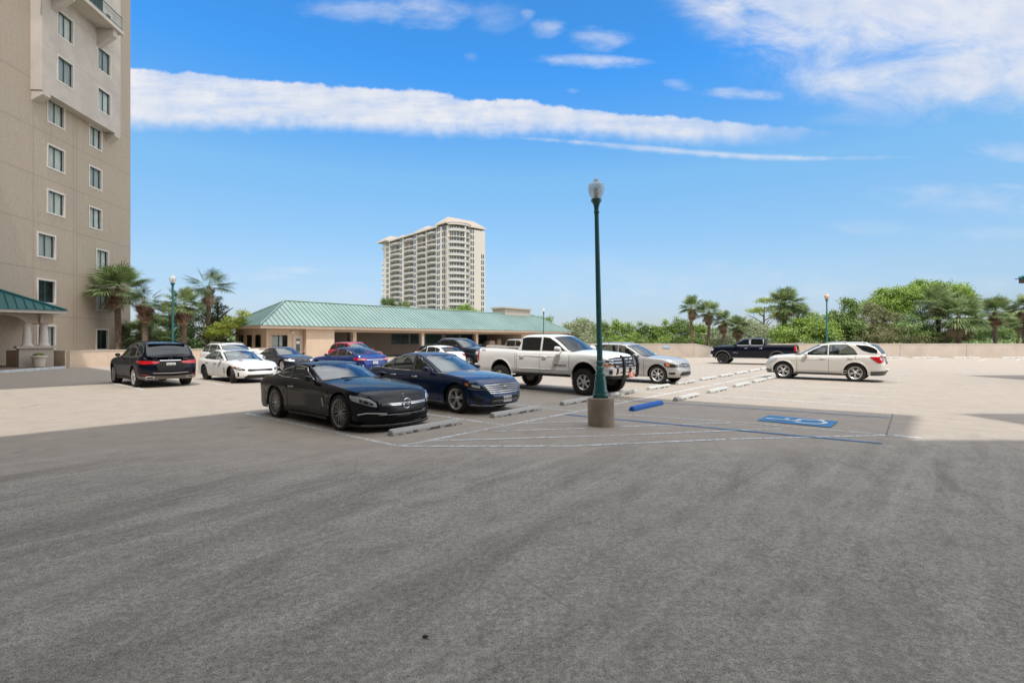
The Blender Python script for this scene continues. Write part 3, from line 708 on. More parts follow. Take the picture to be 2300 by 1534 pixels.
line(G(2006, 929), G(1990, 978), .014, mat('joint_seal', (.13, .12, .11), .9), .007, 'expansion_joint')
for k_ in range(7): line(uv(17.1+2.79*k_, -6.9), uv(17.1+2.79*k_, -1.3), .09)
for k_ in range(10): line(uv(5.6+2.76*k_, -27.6), uv(5.6+2.76*k_, -22.2), .10)
for x, y in ((2040, 2000), (2125, 2118), (2218, 2245), (2290, 2330)): line(Vector((AT(x, 0, 49.0).x, 49.0, 0)), Vector((AT(y, 0, 44).x*.96, 44, 0)), .12)
# wheelchair symbol on blue
o0 = uv(12.85, -2.5); q = MB(); q.add([uv(12.33, -3.2, .015), uv(12.33, -1.78, .015), uv(13.36, -1.78, .015), uv(13.36, -3.2, .015)], [(0, 1, 2, 3)]); sy = q.build('accessible_symbol', marking('blue_panel_paint', (.03, .20, .46), .36), dk)
q = MB()
zk = [.019]
def stroke(P, w_=.085):
    for (a, b) in zip(P[:-1], P[1:]):
        zk[0] += .0004; A, B = [uv(12.85+p[0], -2.5-p[1], zk[0]) for p in (a, b)]; d = (B-A).normalized(); n = Vector((-d.y, d.x, 0))*w_/2; A = A-d*w_*.3; B = B+d*w_*.3; q.add([A-n, B-n, B+n, A+n], [(0, 1, 2, 3)])
stroke([(-.06, .58), (-.06, .50)], .14); stroke([(-.06, .42), (-.01, -.02), (.24, -.02), (.34, -.42), (.44, -.42)], .105); stroke([(-.04, .22), (.20, .22)], .085)
stroke([(-.02+.31*math.cos(a), -.26+.29*math.sin(a)) for a in np.linspace(R_(120), R_(345), 14)], .09)
q.build('wheelchair_figure', marking('symbol_white', (.62, .68, .74), .33), sy)
# ------------------------------------------------------------------ wheel stops
def stop_mat(name, col, dirt):
    m = bpy.data.materials.new(name); m.use_nodes = True; t = NT(m.node_tree); b = t.n['Principled BSDF']; co = t.new('ShaderNodeTexCoord').outputs['Object']; sp = t.new('ShaderNodeSeparateXYZ'); t.l.new(co, sp.inputs[0])
    n = t.noise(co, 6, 8, .7); f = t.sstep(t.math('ADD', n, t.math('MULTIPLY', sp.outputs[2], -2.6)), .44, .50)
    c = t.mix(t.sstep(t.noise(co, 30, 5, .7), .3, .8), tuple(x*.78 for x in col), col); c = t.mix(t.math('MULTIPLY', f, dirt), c, (.10, .095, .085)); c = t.mix(t.sstep(t.noise(co, 22, 3, .6), .70, .74, 0, .3*dirt), c, (.25, .24, .22))
    t.l.new(c, b.inputs['Base Color']); b.inputs['Roughness'].default_value = .7
    bn = t.new('ShaderNodeBump'); bn.inputs['Strength'].default_value = .3; bn.inputs['Distance'].default_value = .01; t.l.new(n, bn.inputs['Height']); t.l.new(bn.outputs[0], b.inputs['Normal']); return m
M_stop = stop_mat('white_stop_paint', (.55, .555, .54), 1.0); M_bstop = stop_mat('blue_stop_paint', (.01, .16, .62), .15); M_stop2 = stop_mat('bare_concrete_stop', (.40, .37, .34), 1)
stop_src = {}
def wheel_stop(L, mt, label, loc, rz, group='parking wheel stops'):
    key = (L, mt.name)
    if key not in stop_src:
        prof = [(-.085, 0), (-.08, .06), (-.045, .115), (.045, .115), (.08, .06), (.085, 0)]; rows = []
        for x, k in ((-L/2, .86), (-L/2+.03, 1), (L/2-.03, 1), (L/2, .86)): rows.append([(x, y*k, z*(k if z > 0 else 1)) for y, z in prof])
        q = MB(); q.grid(rows, True); q.f.append([0, 1, 2, 3, 4, 5]); q.m.append(0); q.f.append([23, 22, 21, 20, 19, 18]); q.m.append(0)
        o = q.build('wheel_stop', mt, None); stop_src[key] = o
    else: o = stop_src[key].copy(); C.objects.link(o)
    o.location = loc; o.rotation_euler = (0, 0, rz); return tag(o, label, 'wheel stop', group)
rowA = ['white concrete wheel stop in front of the black coupe, nearest of all', 'chipped white wheel stop in front of the dark blue sedan', 'white wheel stop of the empty space left of the lamp post', 'scuffed grey wheel stop under the front of the lifted white pickup',
    'white wheel stop between the lifted pickup and the silver crossover', 'wheel stop half in the shadow under the silver crossover bumper', 'sunlit wheel stop just right of the silver crossover in the far row', 'second sunlit wheel stop right of the silver crossover in the far row', 'third sunlit wheel stop right of the silver crossover in the far row', 'fourth sunlit wheel stop of the far row, below the black pickup front wheel', 'last wheel stop of the far row, left of the pearl SUV headlight']
uA = [6.85, 9.75, 12.65, 15.35, 18.25, 20.95, 23.75, 26.4, 29.0, 31.6, 34.2]
for i, (a, l) in enumerate(zip(uA, rowA)): wheel_stop(1.83 if i < 8 else 1.9, M_stop, l, uv(a, -8.02 - .035*i), UA+random.uniform(-.012, .012))
wheel_stop(1.8, M_bstop, 'bright blue wheel stop at the head of the accessible space', uv(12.85, -6.08), UA)
for a, l in zip([15.65, 18.5, 21.3, 23.9, 26.0], ['wheel stop of the near row with one end in shade, right of the blue one', 'second white wheel stop right of the blue one', 'third white wheel stop right of the blue one', 'fourth white wheel stop right of the blue one', 'wheel stop touching the front tire of the pearl white SUV']): wheel_stop(1.83, M_stop, l, uv(a, -6.08), UA)
for (x0, x1), l in zip([(1975, 2032), (2049, 2108), (2138, 2201), (2246, 2310)], ['long white wheel stop at the far wall just right of the pearl SUV tail', 'second wheel stop from the SUV along the far wall', 'third wheel stop from the SUV along the far wall', 'wheel stop at the far wall on the right edge of the photo']):
    a, b = AT(x0, 0, 50.3), AT(x1, 0, 50.3); wheel_stop(2.6, M_stop, l, ((a.x+b.x)/2, 50.3, 0), 0)
# ------------------------------------------------------------------ masonry
def stucco(name, col, **k): return mat(name, col, .9, var=k.get('var', .10), vscale=k.get('vs', .7), bump=.25, bscale=18, streak=k.get('streak', .12))
M_wall = stucco('peach_stucco', (.60, .475, .36)); M_wall2 = stucco('grey_beige_stucco', (.44, .37, .305), streak=.35); M_tower = stucco('taupe_stucco', (.42, .35, .275), var=.07, vs=6, streak=.3); M_tlight = stucco('light_taupe_stucco', (.50, .45, .40))
M_trim = mat('cream_trim', (.62, .57, .52), .8, var=.06); M_cap = mat('wall_cap', (.56, .50, .44), .85, var=.1); M_conc = mat('lamp_base_concrete', (.34, .275, .215), .9, var=.25, vscale=3, bump=.4, bscale=60, streak=.3)
def wall_run(name, label, pts, h, mt, th=.22, joints=6.0, hb=0.0, cat='wall'):
    root = thing(name, label, cat, (pts[0][0], pts[0][1], 0)); o = Vector((pts[0][0], pts[0][1], 0))
    for (a, b) in zip(pts[:-1], pts[1:]):
        A = Vector((a[0], a[1], 0))-o; B = Vector((b[0], b[1], 0))-o; h0 = a[2] if len(a) > 2 else h; h1 = b[2] if len(b) > 2 else h
        d = (B-A); L = d.length; d.normalize(); n = Vector((-d.y, d.x, 0)); q = MB(); z = Vector((0, 0, 1)); 
        P = [A, B, B+n*th, A+n*th]
        q.add([p+z*hb for p in P]+[P[0]+z*(h0-.05), P[1]+z*(h1-.05), P[2]+z*(h1-.05), P[3]+z*(h0-.05)], [(3, 2, 1, 0), (4, 5, 6, 7), (0, 1, 5, 4), (1, 2, 6, 5), (2, 3, 7, 6), (3, 0, 4, 7)]); q.build('wall_panel', mt, root)
        q = MB(); P = [A-n*.03, B-n*.03, B+n*(th+.03), A+n*(th+.03)]
        q.add([P[0]+z*(h0-.05), P[1]+z*(h1-.05), P[2]+z*(h1-.05), P[3]+z*(h0-.05)]+[P[0]+z*h0, P[1]+z*h1, P[2]+z*h1, P[3]+z*h0], [(3, 2, 1, 0), (4, 5, 6, 7), (0, 1, 5, 4), (1, 2, 6, 5), (2, 3, 7, 6), (3, 0, 4, 7)]); q.build('wall_cap', M_cap, root)
        k = joints
        while k < L-1:
            q = MB(); c = A+d*k-n*.004; q.add([c-d*.018, c+d*.018, c+d*.018+z*(h0-.06), c-d*.018+z*(h0-.06)], [(0, 1, 2, 3)]); q.build('wall_joint', mat('joint_dark', (.16, .13, .11), .9), root); k += joints
    return root
wx = lambda px, Y: (px-CX)/F*Y
wall_run('parapet_wall', 'long beige parapet wall along the right of the deck behind the pearl SUV', [(wx(1722, 51.5), 51.5), (75, 51.5)], 1.43, M_wall2, joints=6.7)
wall_run('parapet_wall', 'beige parapet wall behind the silver crossover, with a small notice plate', [(wx(1225, 52), 52), (wx(1561, 52), 52)], 1.43, M_wall2, joints=7.5)
wall_run('ramp_wall', 'beige ramp wall stepping down behind the black pickup', [(wx(1561, 52), 52.02, 1.43), (wx(1604, 56), 56, 1.0), (wx(1722, 62), 62, .95)], 1.4, M_wall2, hb=-2.5, joints=99)
q = MB(); x0, x1 = wx(1489, 51.95), wx(1504, 51.95); q.box(x0, x1, 51.93, 51.975, .98, 1.2); nt = q.build('notice_plate', mat('notice_blue', (.30, .45, .62), .5)); tag(nt, 'small pale blue notice plate on the parapet wall above the crossover hood', 'sign')
wl_pts = [(-28.55, 32.7), (-27.9, 34.5), (-27.2, 36.0), (-22.3, 39.6)]
wall_run('parapet_wall', 'peach stucco parapet wall at the left behind the black SUV', [(-33.4, 33.8), (-28.75, 33.2)]+[(-28.55, 32.75)], 1.12, M_wall, joints=99)
wall_run('parapet_wall', 'low peach wall bending right behind the black SUV and white sedan', wl_pts+[(-24.8, 43.2)][:0]+[(-20.5, 43.0)], 1.12, M_wall, joints=3.4)
# kerbed pavement by the portico
q = MB(); q.prism([(-28.0, 27.9), (-28.62, 32.62), (-33.6, 33.6), (-40, 33), (-40, 20), (-27.6, 20)], 0.004, .13); pv = struct(q.build('pavement', mat('paver_brick', (.20, .14, .11), .9, var=.25, vscale=8)))
q = MB(); 
for a, b in (((-27.6, 20), (-28.0, 27.9)), ((-28.0, 27.9), (-28.62, 32.62))):
    a = Vector(a+(0,)); b = Vector(b+(0,)); d = (b-a).normalized(); n = Vector((d.y, -d.x, 0)); q.prism([tuple((a+n*.003)[:2]), tuple((a+n*.16)[:2]), tuple((b+n*.16)[:2]), tuple((b+n*.003)[:2])], .002, .142)
q.build('kerb', mat('kerb_paint', (.52, .56, .58), .7, var=.2, vscale=4), pv)
# ------------------------------------------------------------------ windows
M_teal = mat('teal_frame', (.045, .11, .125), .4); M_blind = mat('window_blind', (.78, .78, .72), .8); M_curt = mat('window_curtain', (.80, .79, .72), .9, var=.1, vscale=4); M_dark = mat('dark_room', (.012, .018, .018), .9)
M_wglass = glass_mat('pane_glass', (.84, .88, .87), .92, .01, 1.22); M_fwin = mat('far_window', (.05, .075, .095), .15, 0, 0, var=.5, vscale=.35)
def window(parent, O, D, N, w_, h_, fw=.13, kind=0, dep=.16, name='window', out=.05, teal=M_teal, trim=None, ext=.6):
    """O lower left corner of the outer trim, D along the wall, N outwards; opening is cut in the wall"""
    Z = Vector((0, 0, 1)); T = lambda x, y, z: tuple(O+D*x+N*y+Z*z); q = MB()
    for a in ((0, w_, 0, fw), (0, w_, h_-fw, h_), (0, fw, fw, h_-fw), (w_-fw, w_, fw, h_-fw)): q.box(a[0], a[1], -.002, out, a[2], a[3], T)
    # reveals
    for a in ((fw, w_-fw, fw-.01, fw), (fw, w_-fw, h_-fw, h_-fw+.01), (fw-.01, fw, fw, h_-fw), (w_-fw, w_-fw+.01, fw, h_-fw)): q.box(a[0], a[1], -dep, -.004, a[2], a[3], T)
    f = q.build(name, trim or M_trim, parent); q = MB(); t_ = .045
    for a in ((fw, w_-fw, fw, fw+t_), (fw, w_-fw, h_-fw-t_, h_-fw), (fw, fw+t_, fw+t_, h_-fw-t_), (w_-fw-t_, w_-fw, fw+t_, h_-fw-t_), (w_/2-.03, w_/2+.03, fw+t_, h_-fw-t_)): q.box(a[0], a[1], -dep, -dep+.05, a[2], a[3], T)
    q.build('sash', teal, f)
    q = MB(); q.quad(T(fw+t_, -dep+.02, fw+t_), T(w_-fw-t_, -dep+.02, fw+t_), T(w_-fw-t_, -dep+.02, h_-fw-t_), T(fw+t_, -dep+.02, h_-fw-t_)); q.build('pane', M_wglass, f)
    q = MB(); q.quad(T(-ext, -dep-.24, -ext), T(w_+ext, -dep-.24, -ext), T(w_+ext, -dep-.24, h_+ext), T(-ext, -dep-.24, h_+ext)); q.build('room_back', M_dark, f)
    if kind in (1, 2):
        q = MB(); zz = fw+.03; x1 = (w_-fw) if kind == 1 else w_*.72
        while zz < h_-fw: q.add([T(fw+.03, -dep-.04, zz), T(x1-.03, -dep-.04, zz), T(x1-.03, -dep-.055, zz+.055), T(fw+.03, -dep-.055, zz+.055)], [(0, 1, 2, 3)]); zz += .075
        q.build('blind', M_blind, f)
    elif kind == 3:
        q = MB(); rows = [[T(x, -dep-.08-.03*math.sin(x*38), z) for x in np.linspace(fw+.02, w_*.68, 24)] for z in (fw, h_-fw)]; q.grid(rows); q.build('curtain', M_curt, f)
    return f
def holed_wall(q, O, D, N, w_, z0, z1, holes):
    """wall face from O along D with rectangular openings (x0,x1,z0,z1)"""
    Z = Vector((0, 0, 1)); xs = sorted({0, w_, *[h[0] for h in holes], *[h[1] for h in holes]}); zs = sorted({z0, z1, *[h[2] for h in holes], *[h[3] for h in holes]})
    for a, b in zip(xs[:-1], xs[1:]):
        for c, d in zip(zs[:-1], zs[1:]):
            if any(h[0]-1e-6 <= a and b <= h[1]+1e-6 and h[2]-1e-6 <= c and d <= h[3]+1e-6 for h in holes): continue
            q.quad(O+D*a+Z*c, O+D*b+Z*c, O+D*b+Z*d, O+D*a+Z*d)
# ------------------------------------------------------------------ tall condominium at the left
E0 = Vector((-35.62, 47.8, 0)); Dt = Vector((.0995, -.995, 0)).normalized(); Nt = Vector((.995, .0995, 0)).normalized()   # from the visible corner back towards the camera side
def tpos(px):   # distance along the face for a photograph column
    k = (px-CX)/F; return (k*E0.y-E0.x)/(Dt.x-k*Dt.y)
tw_ = thing('apartment_tower', 'tall taupe stucco apartment tower at the left edge with teal-framed windows', 'building', tuple(E0)); H_t = 62.0; FL = 3.4
holes = []; wins = []
for k_ in range(6):
    for col in (0, 1):
        lowr = k_ < 3; px0, px1 = ((83, 125) if lowr else (105, 146)) if col == 0 else ((214.5, 245) if lowr else (197.5, 230.5))
        a, b = tpos(px1), tpos(px0); cx = (a+b)/2; wd = 1.78 if col == 0 else 1.62; z1 = (2.93 if col == 0 else 2.78)+FL*k_; z0 = z1-1.88
        kinds = {(0, 0): 2, (0, 1): 0, (1, 0): 0, (1, 1): 3, (2, 0): 1, (2, 1): 3, (3, 0): 3, (3, 1): 3, (4, 0): 3, (4, 1): 1, (5, 0): 3, (5, 1): 3}
        wins.append((cx-wd/2, z0, wd, 1.88, kinds[(k_, col)])); holes.append((cx-wd/2+.13, cx+wd/2-.13, z0+.13, z1-.13))
q = MB(); holed_wall(q, Vector((0, 0, 0)), Dt, Nt, 42, -3.1, H_t, holes)
q.quad(Vector((0, 0, -3.1)), Vector((0, 0, H_t)), -Nt*22+Vector((0, 0, H_t)), -Nt*22+Vector((0, 0, -3.1))); e_ = Dt*42; q.quad(e_+Vector((0, 0, -3.1)), e_-Nt*22+Vector((0, 0, -3.1)), e_-Nt*22+Vector((0, 0, H_t)), e_+Vector((0, 0, H_t)))
q.quad(Vector((0, 0, H_t)), Dt*42+Vector((0, 0, H_t)), Dt*42-Nt*22+Vector((0, 0, H_t)), -Nt*22+Vector((0, 0, H_t))); q.build('wall', M_tower, tw_)
for (x, z, w2, h2, kd) in wins: window(tw_, Dt*x+Vector((0, 0, z)), Dt, Nt, w2, h2, kind=kd, out=.035)
M_score = mat('score_line', (.30, .255, .205), .9); q = MB()
for k_ in range(6):
    z = .55+FL*k_+3.0; q.add([Nt*.003+Dt*0+Vector((0, 0, z)), Nt*.003+Dt*26+Vector((0, 0, z)), Nt*.003+Dt*26+Vector((0, 0, z+.045)), Nt*.003+Vector((0, 0, z+.045))], [(0, 1, 2, 3)])
for px in (165, 172, 75): a = tpos(px); q.add([Nt*.005+Dt*a+Vector((0, 0, .0)), Nt*.005+Dt*(a+.04)+Vector((0, 0, 0)), Nt*.005+Dt*(a+.04)+Vector((0, 0, 19.8)), Nt*.005+Dt*a+Vector((0, 0, 19.8))], [(0, 1, 2, 3)])
q.build('score_lines', M_score, tw_)
# projecting upper bay
prj = .78
def tposf(px):
    O = E0+Nt*prj; k = (px-CX)/F; return (k*O.y-O.x)/(Dt.x-k*Dt.y)
b0, b1 = tposf(271), tposf(95); zb = 19.75; O = Nt*prj
bh = []; bw = []
for k_ in range(8):
    for col in (0, 1):
        px0, px1 = (130, 164) if col == 0 else (220, 248)
        if k_ >= 2 and col == 1: px0, px1 = 237, 250
        a, b = tposf(px1), tposf(px0); cx = (a+b)/2; wd = 1.72 if not (k_ >= 2 and col == 1) else .9; z1 = (23.15 if col == 0 else 22.85)+FL*k_
        if col == 0 and k_ >= 2: continue
        bw.append((cx-wd/2, z1-2.05, wd, 2.05, (1, 3, 2, 3)[(k_+col) % 4])); bh.append((cx-wd/2+.13-b0, cx+wd/2-.13-b0, z1-2.05+.13, z1-.13))
q = MB(); holed_wall(q, O+Dt*b0, Dt, Nt, b1-b0, zb, H_t, bh)
for a in (b0, b1): q.quad(Dt*a+Nt*.0+Vector((0, 0, zb)), Dt*a+O+Vector((0, 0, zb)), Dt*a+O+Vector((0, 0, H_t)), Dt*a+Vector((0, 0, H_t)))
q.quad(Dt*b0+Vector((0, 0, zb)), Dt*b1+Vector((0, 0, zb)), Dt*b1+O+Vector((0, 0, zb)), Dt*b0+O+Vector((0, 0, zb))); q.build('projecting_bay', M_tlight, tw_)
for (x, z, w2, h2, kd) in bw: window(tw_, O+Dt*x+Vector((0, 0, z)), Dt, Nt, w2, h2, kind=kd, out=.025)
q = MB()
for k_ in range(1, 9): z = zb+FL*k_; q.add([O+Nt*.003+Dt*b0+Vector((0, 0, z)), O+Nt*.003+Dt*b1+Vector((0, 0, z)), O+Nt*.003+Dt*b1+Vector((0, 0, z+.04)), O+Nt*.003+Dt*b0+Vector((0, 0, z+.04))], [(0, 1, 2, 3)])
q.build('score_lines', mat('score_line_pale', (.40, .355, .31), .9), tw_)
def bracket(a, w2, zt, hh, out0, outw):
    q = MB(); A = Dt*a+Nt*out0; B = Dt*(a+w2)+Nt*out0; P = [A+Vector((0, 0, zt)), A+Nt*outw+Vector((0, 0, zt)), A+Nt*outw+Vector((0, 0, zt-hh*.35)), A+Vector((0, 0, zt-hh))]
    q.add(P+[p+Dt*w2 for p in P], [(0, 1, 2, 3), (7, 6, 5, 4), (0, 4, 5, 1), (1, 5, 6, 2), (2, 6, 7, 3), (3, 7, 4, 0)]); q.build('bracket', M_tlight, tw_)
bracket(b1-.75, .7, zb-.003, .75, 0.003, prj); bracket(b0+.1, .7, zb-.003, .75, .003, prj)
# balcony over the bay
zbk = AT(190, 28, 38).z; c0, c1 = tposf(236), tposf(115); bo = 1.5
q = MB(); T = lambda x, y, z: tuple(Dt*x+Nt*(prj+y)+Vector((0, 0, z))); q.box(c0, c1+2, .004, bo, 27.55, 27.85, T); q.build('balcony_slab', M_tlight, tw_)
q = MB(); q.tube([T(c0+.1, bo-.08, 28.95), T(c1+1.9, bo-.08, 28.95)], .035, 6); q.tube([T(c0+.1, bo-.08, 28.0), T(c1+1.9, bo-.08, 28.0)], .03, 6); x = c0+.1
while x < c1+1.9: q.tube([T(x, bo-.08, 27.86), T(x, bo-.08, 28.95)], .014, 4); x += .14
q.build('balcony_railing', M_teal, tw_)
q = MB(); q.box(c0+.3, c1, .01, .03, 27.95, 30.3, T); q.build('balcony_door', M_dark, tw_)
bracket(c0+.5, .5, 27.54, 1.5, prj+.003, bo*.85); bracket(c1-.5, .5, 27.54, 1.5, prj+.003, bo*.85)
# ------------------------------------------------------------------ entrance portico with hip roof, left edge
M_roofteal = mat('teal_metal_roof', (.035, .16, .175), .38, .35, var=.12, vscale=.8); M_roofgreen = mat('pale_green_metal_roof', (.215, .315, .29), .45, .2, var=.14, vscale=.3, streak=.2); M_seam = mat('roof_seam', (.045, .085, .08), .6, .2)
def hip_roof(root, A, Du, Nu, L, W, ze, zr, mt, seam, sp_=.42, fascia=.24, fm=None, hip0=None, sh=.05):
    """A eave corner, Du along eave, Nu inwards; ridge in the middle"""
    Z = Vector((0, 0, 1)); hw_ = W/2; h0 = hip0 or hw_; P = [A, A+Du*L, A+Du*L+Nu*W, A+Nu*W]; R0 = A+Du*h0+Nu*hw_; R1 = A+Du*(L-h0)+Nu*hw_
    e = [p+Z*ze for p in P]; r = [R0+Z*zr, R1+Z*zr]; q = MB(); q.add(e+r, [(0, 1, 5, 4), (1, 2, 5), (2, 3, 4, 5), (3, 0, 4)]); ro = q.build('roof', mt, root)
    q = MB(); q.add([p+Z*(ze-fascia) for p in P]+[p+Z*(ze-.012) for p in P], [(3, 2, 1, 0), (0, 1, 5, 4), (1, 2, 6, 5), (2, 3, 7, 6), (3, 0, 4, 7)]); q.build('fascia', fm or M_wall, root)
    q = MB(); q.add([p+Z*(ze-.012)-(Nu if i < 2 else -Nu)*.09-(Du if i in (0, 3) else -Du)*.09 for i, p in enumerate(P)]+[p+Z*(ze+.02)-(Nu if i < 2 else -Nu)*.09-(Du if i in (0, 3) else -Du)*.09 for i, p in enumerate(P)], [(3, 2, 1, 0), (4, 5, 6, 7), (0, 1, 5, 4), (1, 2, 6, 5), (2, 3, 7, 6), (3, 0, 4, 7)]); q.build('gutter', mt, root)
    rise = zr-ze; q = MB()
    def seam_strip(a, b, wv):
        d = (b-a).normalized(); n = wv*.013; up_ = Z*sh; q.add([a-n, b-n, b-n+up_, a-n+up_, a+n, b+n, b+n+up_, a+n+up_], [(0, 1, 2, 3), (7, 6, 5, 4), (3, 2, 6, 7)])
    x = sp_/2
    while x < L:
        t = min(1, x/h0, (L-x)/h0)
        for side in (0, 1):
            a = A+Du*x+(Nu*W if side else Vector((0, 0, 0)))+Z*ze; b = A+Du*x+(Nu*(W-hw_*t) if side else Nu*hw_*t)+Z*(ze+rise*t); seam_strip(a, b, Du)
        x += sp_
    y = sp_/2
    while y < W:
        t = min(1, y/hw_, (W-y)/hw_)
        for side in (0, 1):
            a = A+Nu*y+(Du*L if side else Vector((0, 0, 0)))+Z*ze; b = A+Nu*y+Du*((L-h0*t) if side else h0*t)+Z*(ze+rise*t); seam_strip(a, b, Nu)
        y += sp_
    q.build('roof_seams', seam, ro)
    q = MB()
    for a, b in ((e[0], r[0]), (e[1], r[1]), (e[2], r[1]), (e[3], r[0]), (r[0], r[1])): q.tube([a+Z*.04, b+Z*.04], .075, 6)
    q.build('ridge_cap', mt, ro, 60); return ro
ec = Vector((-28.3, 32.5, 0)); pt = thing('entrance_portico', 'entrance portico with teal metal hip roof, arches and paired columns at the left edge', 'building', tuple(ec))
hip_roof(pt, Vector((0, 0, 0)), -U.copy(), -V.copy(), 12, 7.0, 3.66, 5.25, M_roofteal, mat('teal_seam', (.02, .09, .10), .5, .3), .40, .2, M_trim, None, .07)
Cc = -U*1.1-V*1.1          # corner pier centre
M_pilast = stucco('pale_stucco', (.47, .42, .365))
for bx in (Cc, Cc-U*5.2):
    q = MB(); T = lambda x, y, z, c=bx: tuple(c-U*x-V*y+Vector((0, 0, z))); q.box(-.6, 1.0, -.45, .75, 0.13, 1.28, T); q.box(-.72, 1.12, -.57, .87, 1.28, 1.42, T); q.build('pedestal', M_pilast, pt)
    for (sx_, sy_) in ((-.2, .1), (.58, .1)):
        q = MB(); prof = [(.30, 1.42), (.30, 1.50), (.25, 1.54), (.22, 1.62), (.215, 2.0), (.18, 2.62), (.18, 2.68), (.22, 2.70), (.24, 2.78), (.26, 2.86)]
        q.lathe(prof, 20, lambda x, y, z, c=bx: tuple(c-U*(sx_+x)-V*(sy_+y)+Vector((0, 0, z)))); q.build('column', M_trim, pt, 35)
for (A, Dd, Nn, L_) in ((Cc+U*.6+V*.3, -U, -V, 10.0), (Cc+U*.42+V*.46, -V, -U, 5.6)):
    arches = [(1.7, 4.5), (6.9, 9.7)] if L_ > 6 else [(1.4, 3.4)]; q = MB(); xs = [0]; pts = []
    top_ = 3.42; xsamp = sorted(set([0, L_]+[a for ar in arches for a in np.linspace(ar[0]-.4, ar[1]+.5, 21)])); T = lambda x, y, z: A+Dd*x+Nn*y+Vector((0, 0, z))
    def zl(x):
        for a, b in arches:
            a -= .4; b += .5
            if a < x < b: u_ = (2*x-a-b)/(b-a); return 2.86+.55*math.sqrt(max(0, 1-u_*u_))
        return 2.86
    xsamp = sorted(set([round(float(x), 4) for x in xsamp if 0 <= x <= L_]))
    f0 = [[T(x, 0, zl(x)) for x in xsamp], [T(x, 0, top_) for x in xsamp]]; f1 = [[T(x, .45, top_) for x in xsamp], [T(x, .45, zl(x)) for x in xsamp]]
    q.grid(f0); q.grid(f1); q.grid([f1[1], f0[0]]); q.quad(T(0, 0, 2.86), T(0, .45, 2.86), T(0, .45, top_), T(0, 0, top_)); q.build('arch_beam', M_wall2, pt)
q = MB(); pr = [(.24, 0), (.28, .05), (.28, .10), (.32, .35), (.34, .58), (.40, .60), (.41, .70), (.38, .72), (.34, .70)]; q.lathe(pr, 24)
pp = G(92, 823.5); pp.z = .13; pp = Vector((-29.05, 31.45, .13)); planter_root = thing('planter', 'round ribbed cream planter with green shrub beside the portico pedestal', 'planter', tuple(pp)); q.build('pot', mat('cream_pot', (.55, .49, .42), .8, var=.1), planter_root, 35)
# ------------------------------------------------------------------ long pavilion with green roof
EC = AT(585, 731, 42.4); EC.z = 0; pav = thing('carport_building', 'long low tan building with pale green metal roof, office and carport bays', 'building', tuple(EC)); Lp = 46.4; Wp = 8.1; IN = -V.copy()
hip_roof(pav, Vector((0, 0, 0)), U.copy(), IN, Lp, Wp, 3.04, 5.46, M_roofgreen, M_seam, .46, .26, mat('tan_fascia', (.62, .48, .37), .8, var=.08), None, .045)
WO = U*.9+IN*.9; Lw = Lp-1.8; Ww = Wp-1.8
def pp_(px, off=0.0):
    O = EC+WO+IN*off; k = (px-CX)/F; return (k*O.y-O.x)/(U.x-k*U.y)
T = lambda x, y, z: tuple(WO+U*x+IN*y+Vector((0, 0, z)))
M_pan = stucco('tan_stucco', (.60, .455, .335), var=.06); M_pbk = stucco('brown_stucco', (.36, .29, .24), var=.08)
zt_ = 2.78; w1 = (pp_(606), pp_(648)); dr_ = (pp_(657), pp_(680)); xp = pp_(681); xe = pp_(744)
zwin = (1.10, 2.32)
q = MB(); holed_wall(q, WO.copy(), U.copy(), V, xp, 0, zt_, [(w1[0]+.1, w1[1]-.1, zwin[0]+.1, zwin[1]-.1)]); q.build('front_wall', M_pan, pav)
window(pav, WO+U*w1[0]+Vector((0, 0, zwin[0])), U.copy(), V.copy(), w1[1]-w1[0], zwin[1]-zwin[0], .1, 2, .1, teal=M_black, trim=M_pan, out=.06, ext=.1)
q = MB(); holes_e = [(1.0+1.75*i, 2.2+1.75*i, 1.15, 2.25) for i in range(3)]; holed_wall(q, WO+IN*0, IN.copy(), -U, Ww, 0, zt_, holes_e); q.build('end_wall', M_pan, pav)
for h in holes_e: window(pav, WO+IN*(h[0]-.1)+Vector((0, 0, h[2]-.1)), IN.copy(), -U.copy(), 1.4, 1.3, .1, 0, .08, teal=M_black, trim=M_pan, out=.04, ext=.1)
q = MB(); q.box(xp, xe, -.55, Ww-.3, 0, zt_-.002, T); q.build('storage_wall', M_pan, pav)
q = MB(); q.box(dr_[0], dr_[1], -.05, -.003, 0, 2.22, T); dd_ = q.build('door', mat('door_cream', (.56, .46, .37), .6), pav); q = MB(); q.box(dr_[0]+.3, dr_[1]-.3, -.062, -.052, .75, 1.9, T); q.build('door_glass', mat('door_pane', (.10, .13, .15), .1), dd_); q = MB(); q.box(dr_[1]-.2, dr_[1]-.12, -.11, -.052, 1.0, 1.12, T); q.build('door_handle', M_chrome, dd_)
q = MB(); q.box(dr_[0]+.32, dr_[1]-.32, -.066, -.063, 1.45, 1.7, T); q.build('door_notice', M_plate, dd_)
q = MB(); q.box(pp_(655)-.1, pp_(655)+.15, -.2, -.003, 2.42, 2.55, T); q.build('wall_light', M_plate, pav)
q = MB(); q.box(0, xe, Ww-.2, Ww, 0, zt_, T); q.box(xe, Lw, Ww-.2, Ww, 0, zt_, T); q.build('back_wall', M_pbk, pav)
xr = pp_(1172); q = MB(); q.box(xr, Lw, 0, .2, 0, zt_, T); q.box(Lw-.2, Lw, .2, Ww-.2, 0, zt_, T); q.box(xr, xr+.2, .2, Ww-.2, 0, zt_, T); q.build('end_wall', M_pan, pav)
q = MB(); q.box(xe, xr, .0, .3, 2.55, zt_-.004, T); q.build('carport_beam', M_pan, pav); q = MB(); q.box(-.3, Lw+.3, -.3, Ww+.3, zt_+.0, zt_+.02, T); q.build('soffit', M_pan, pav)
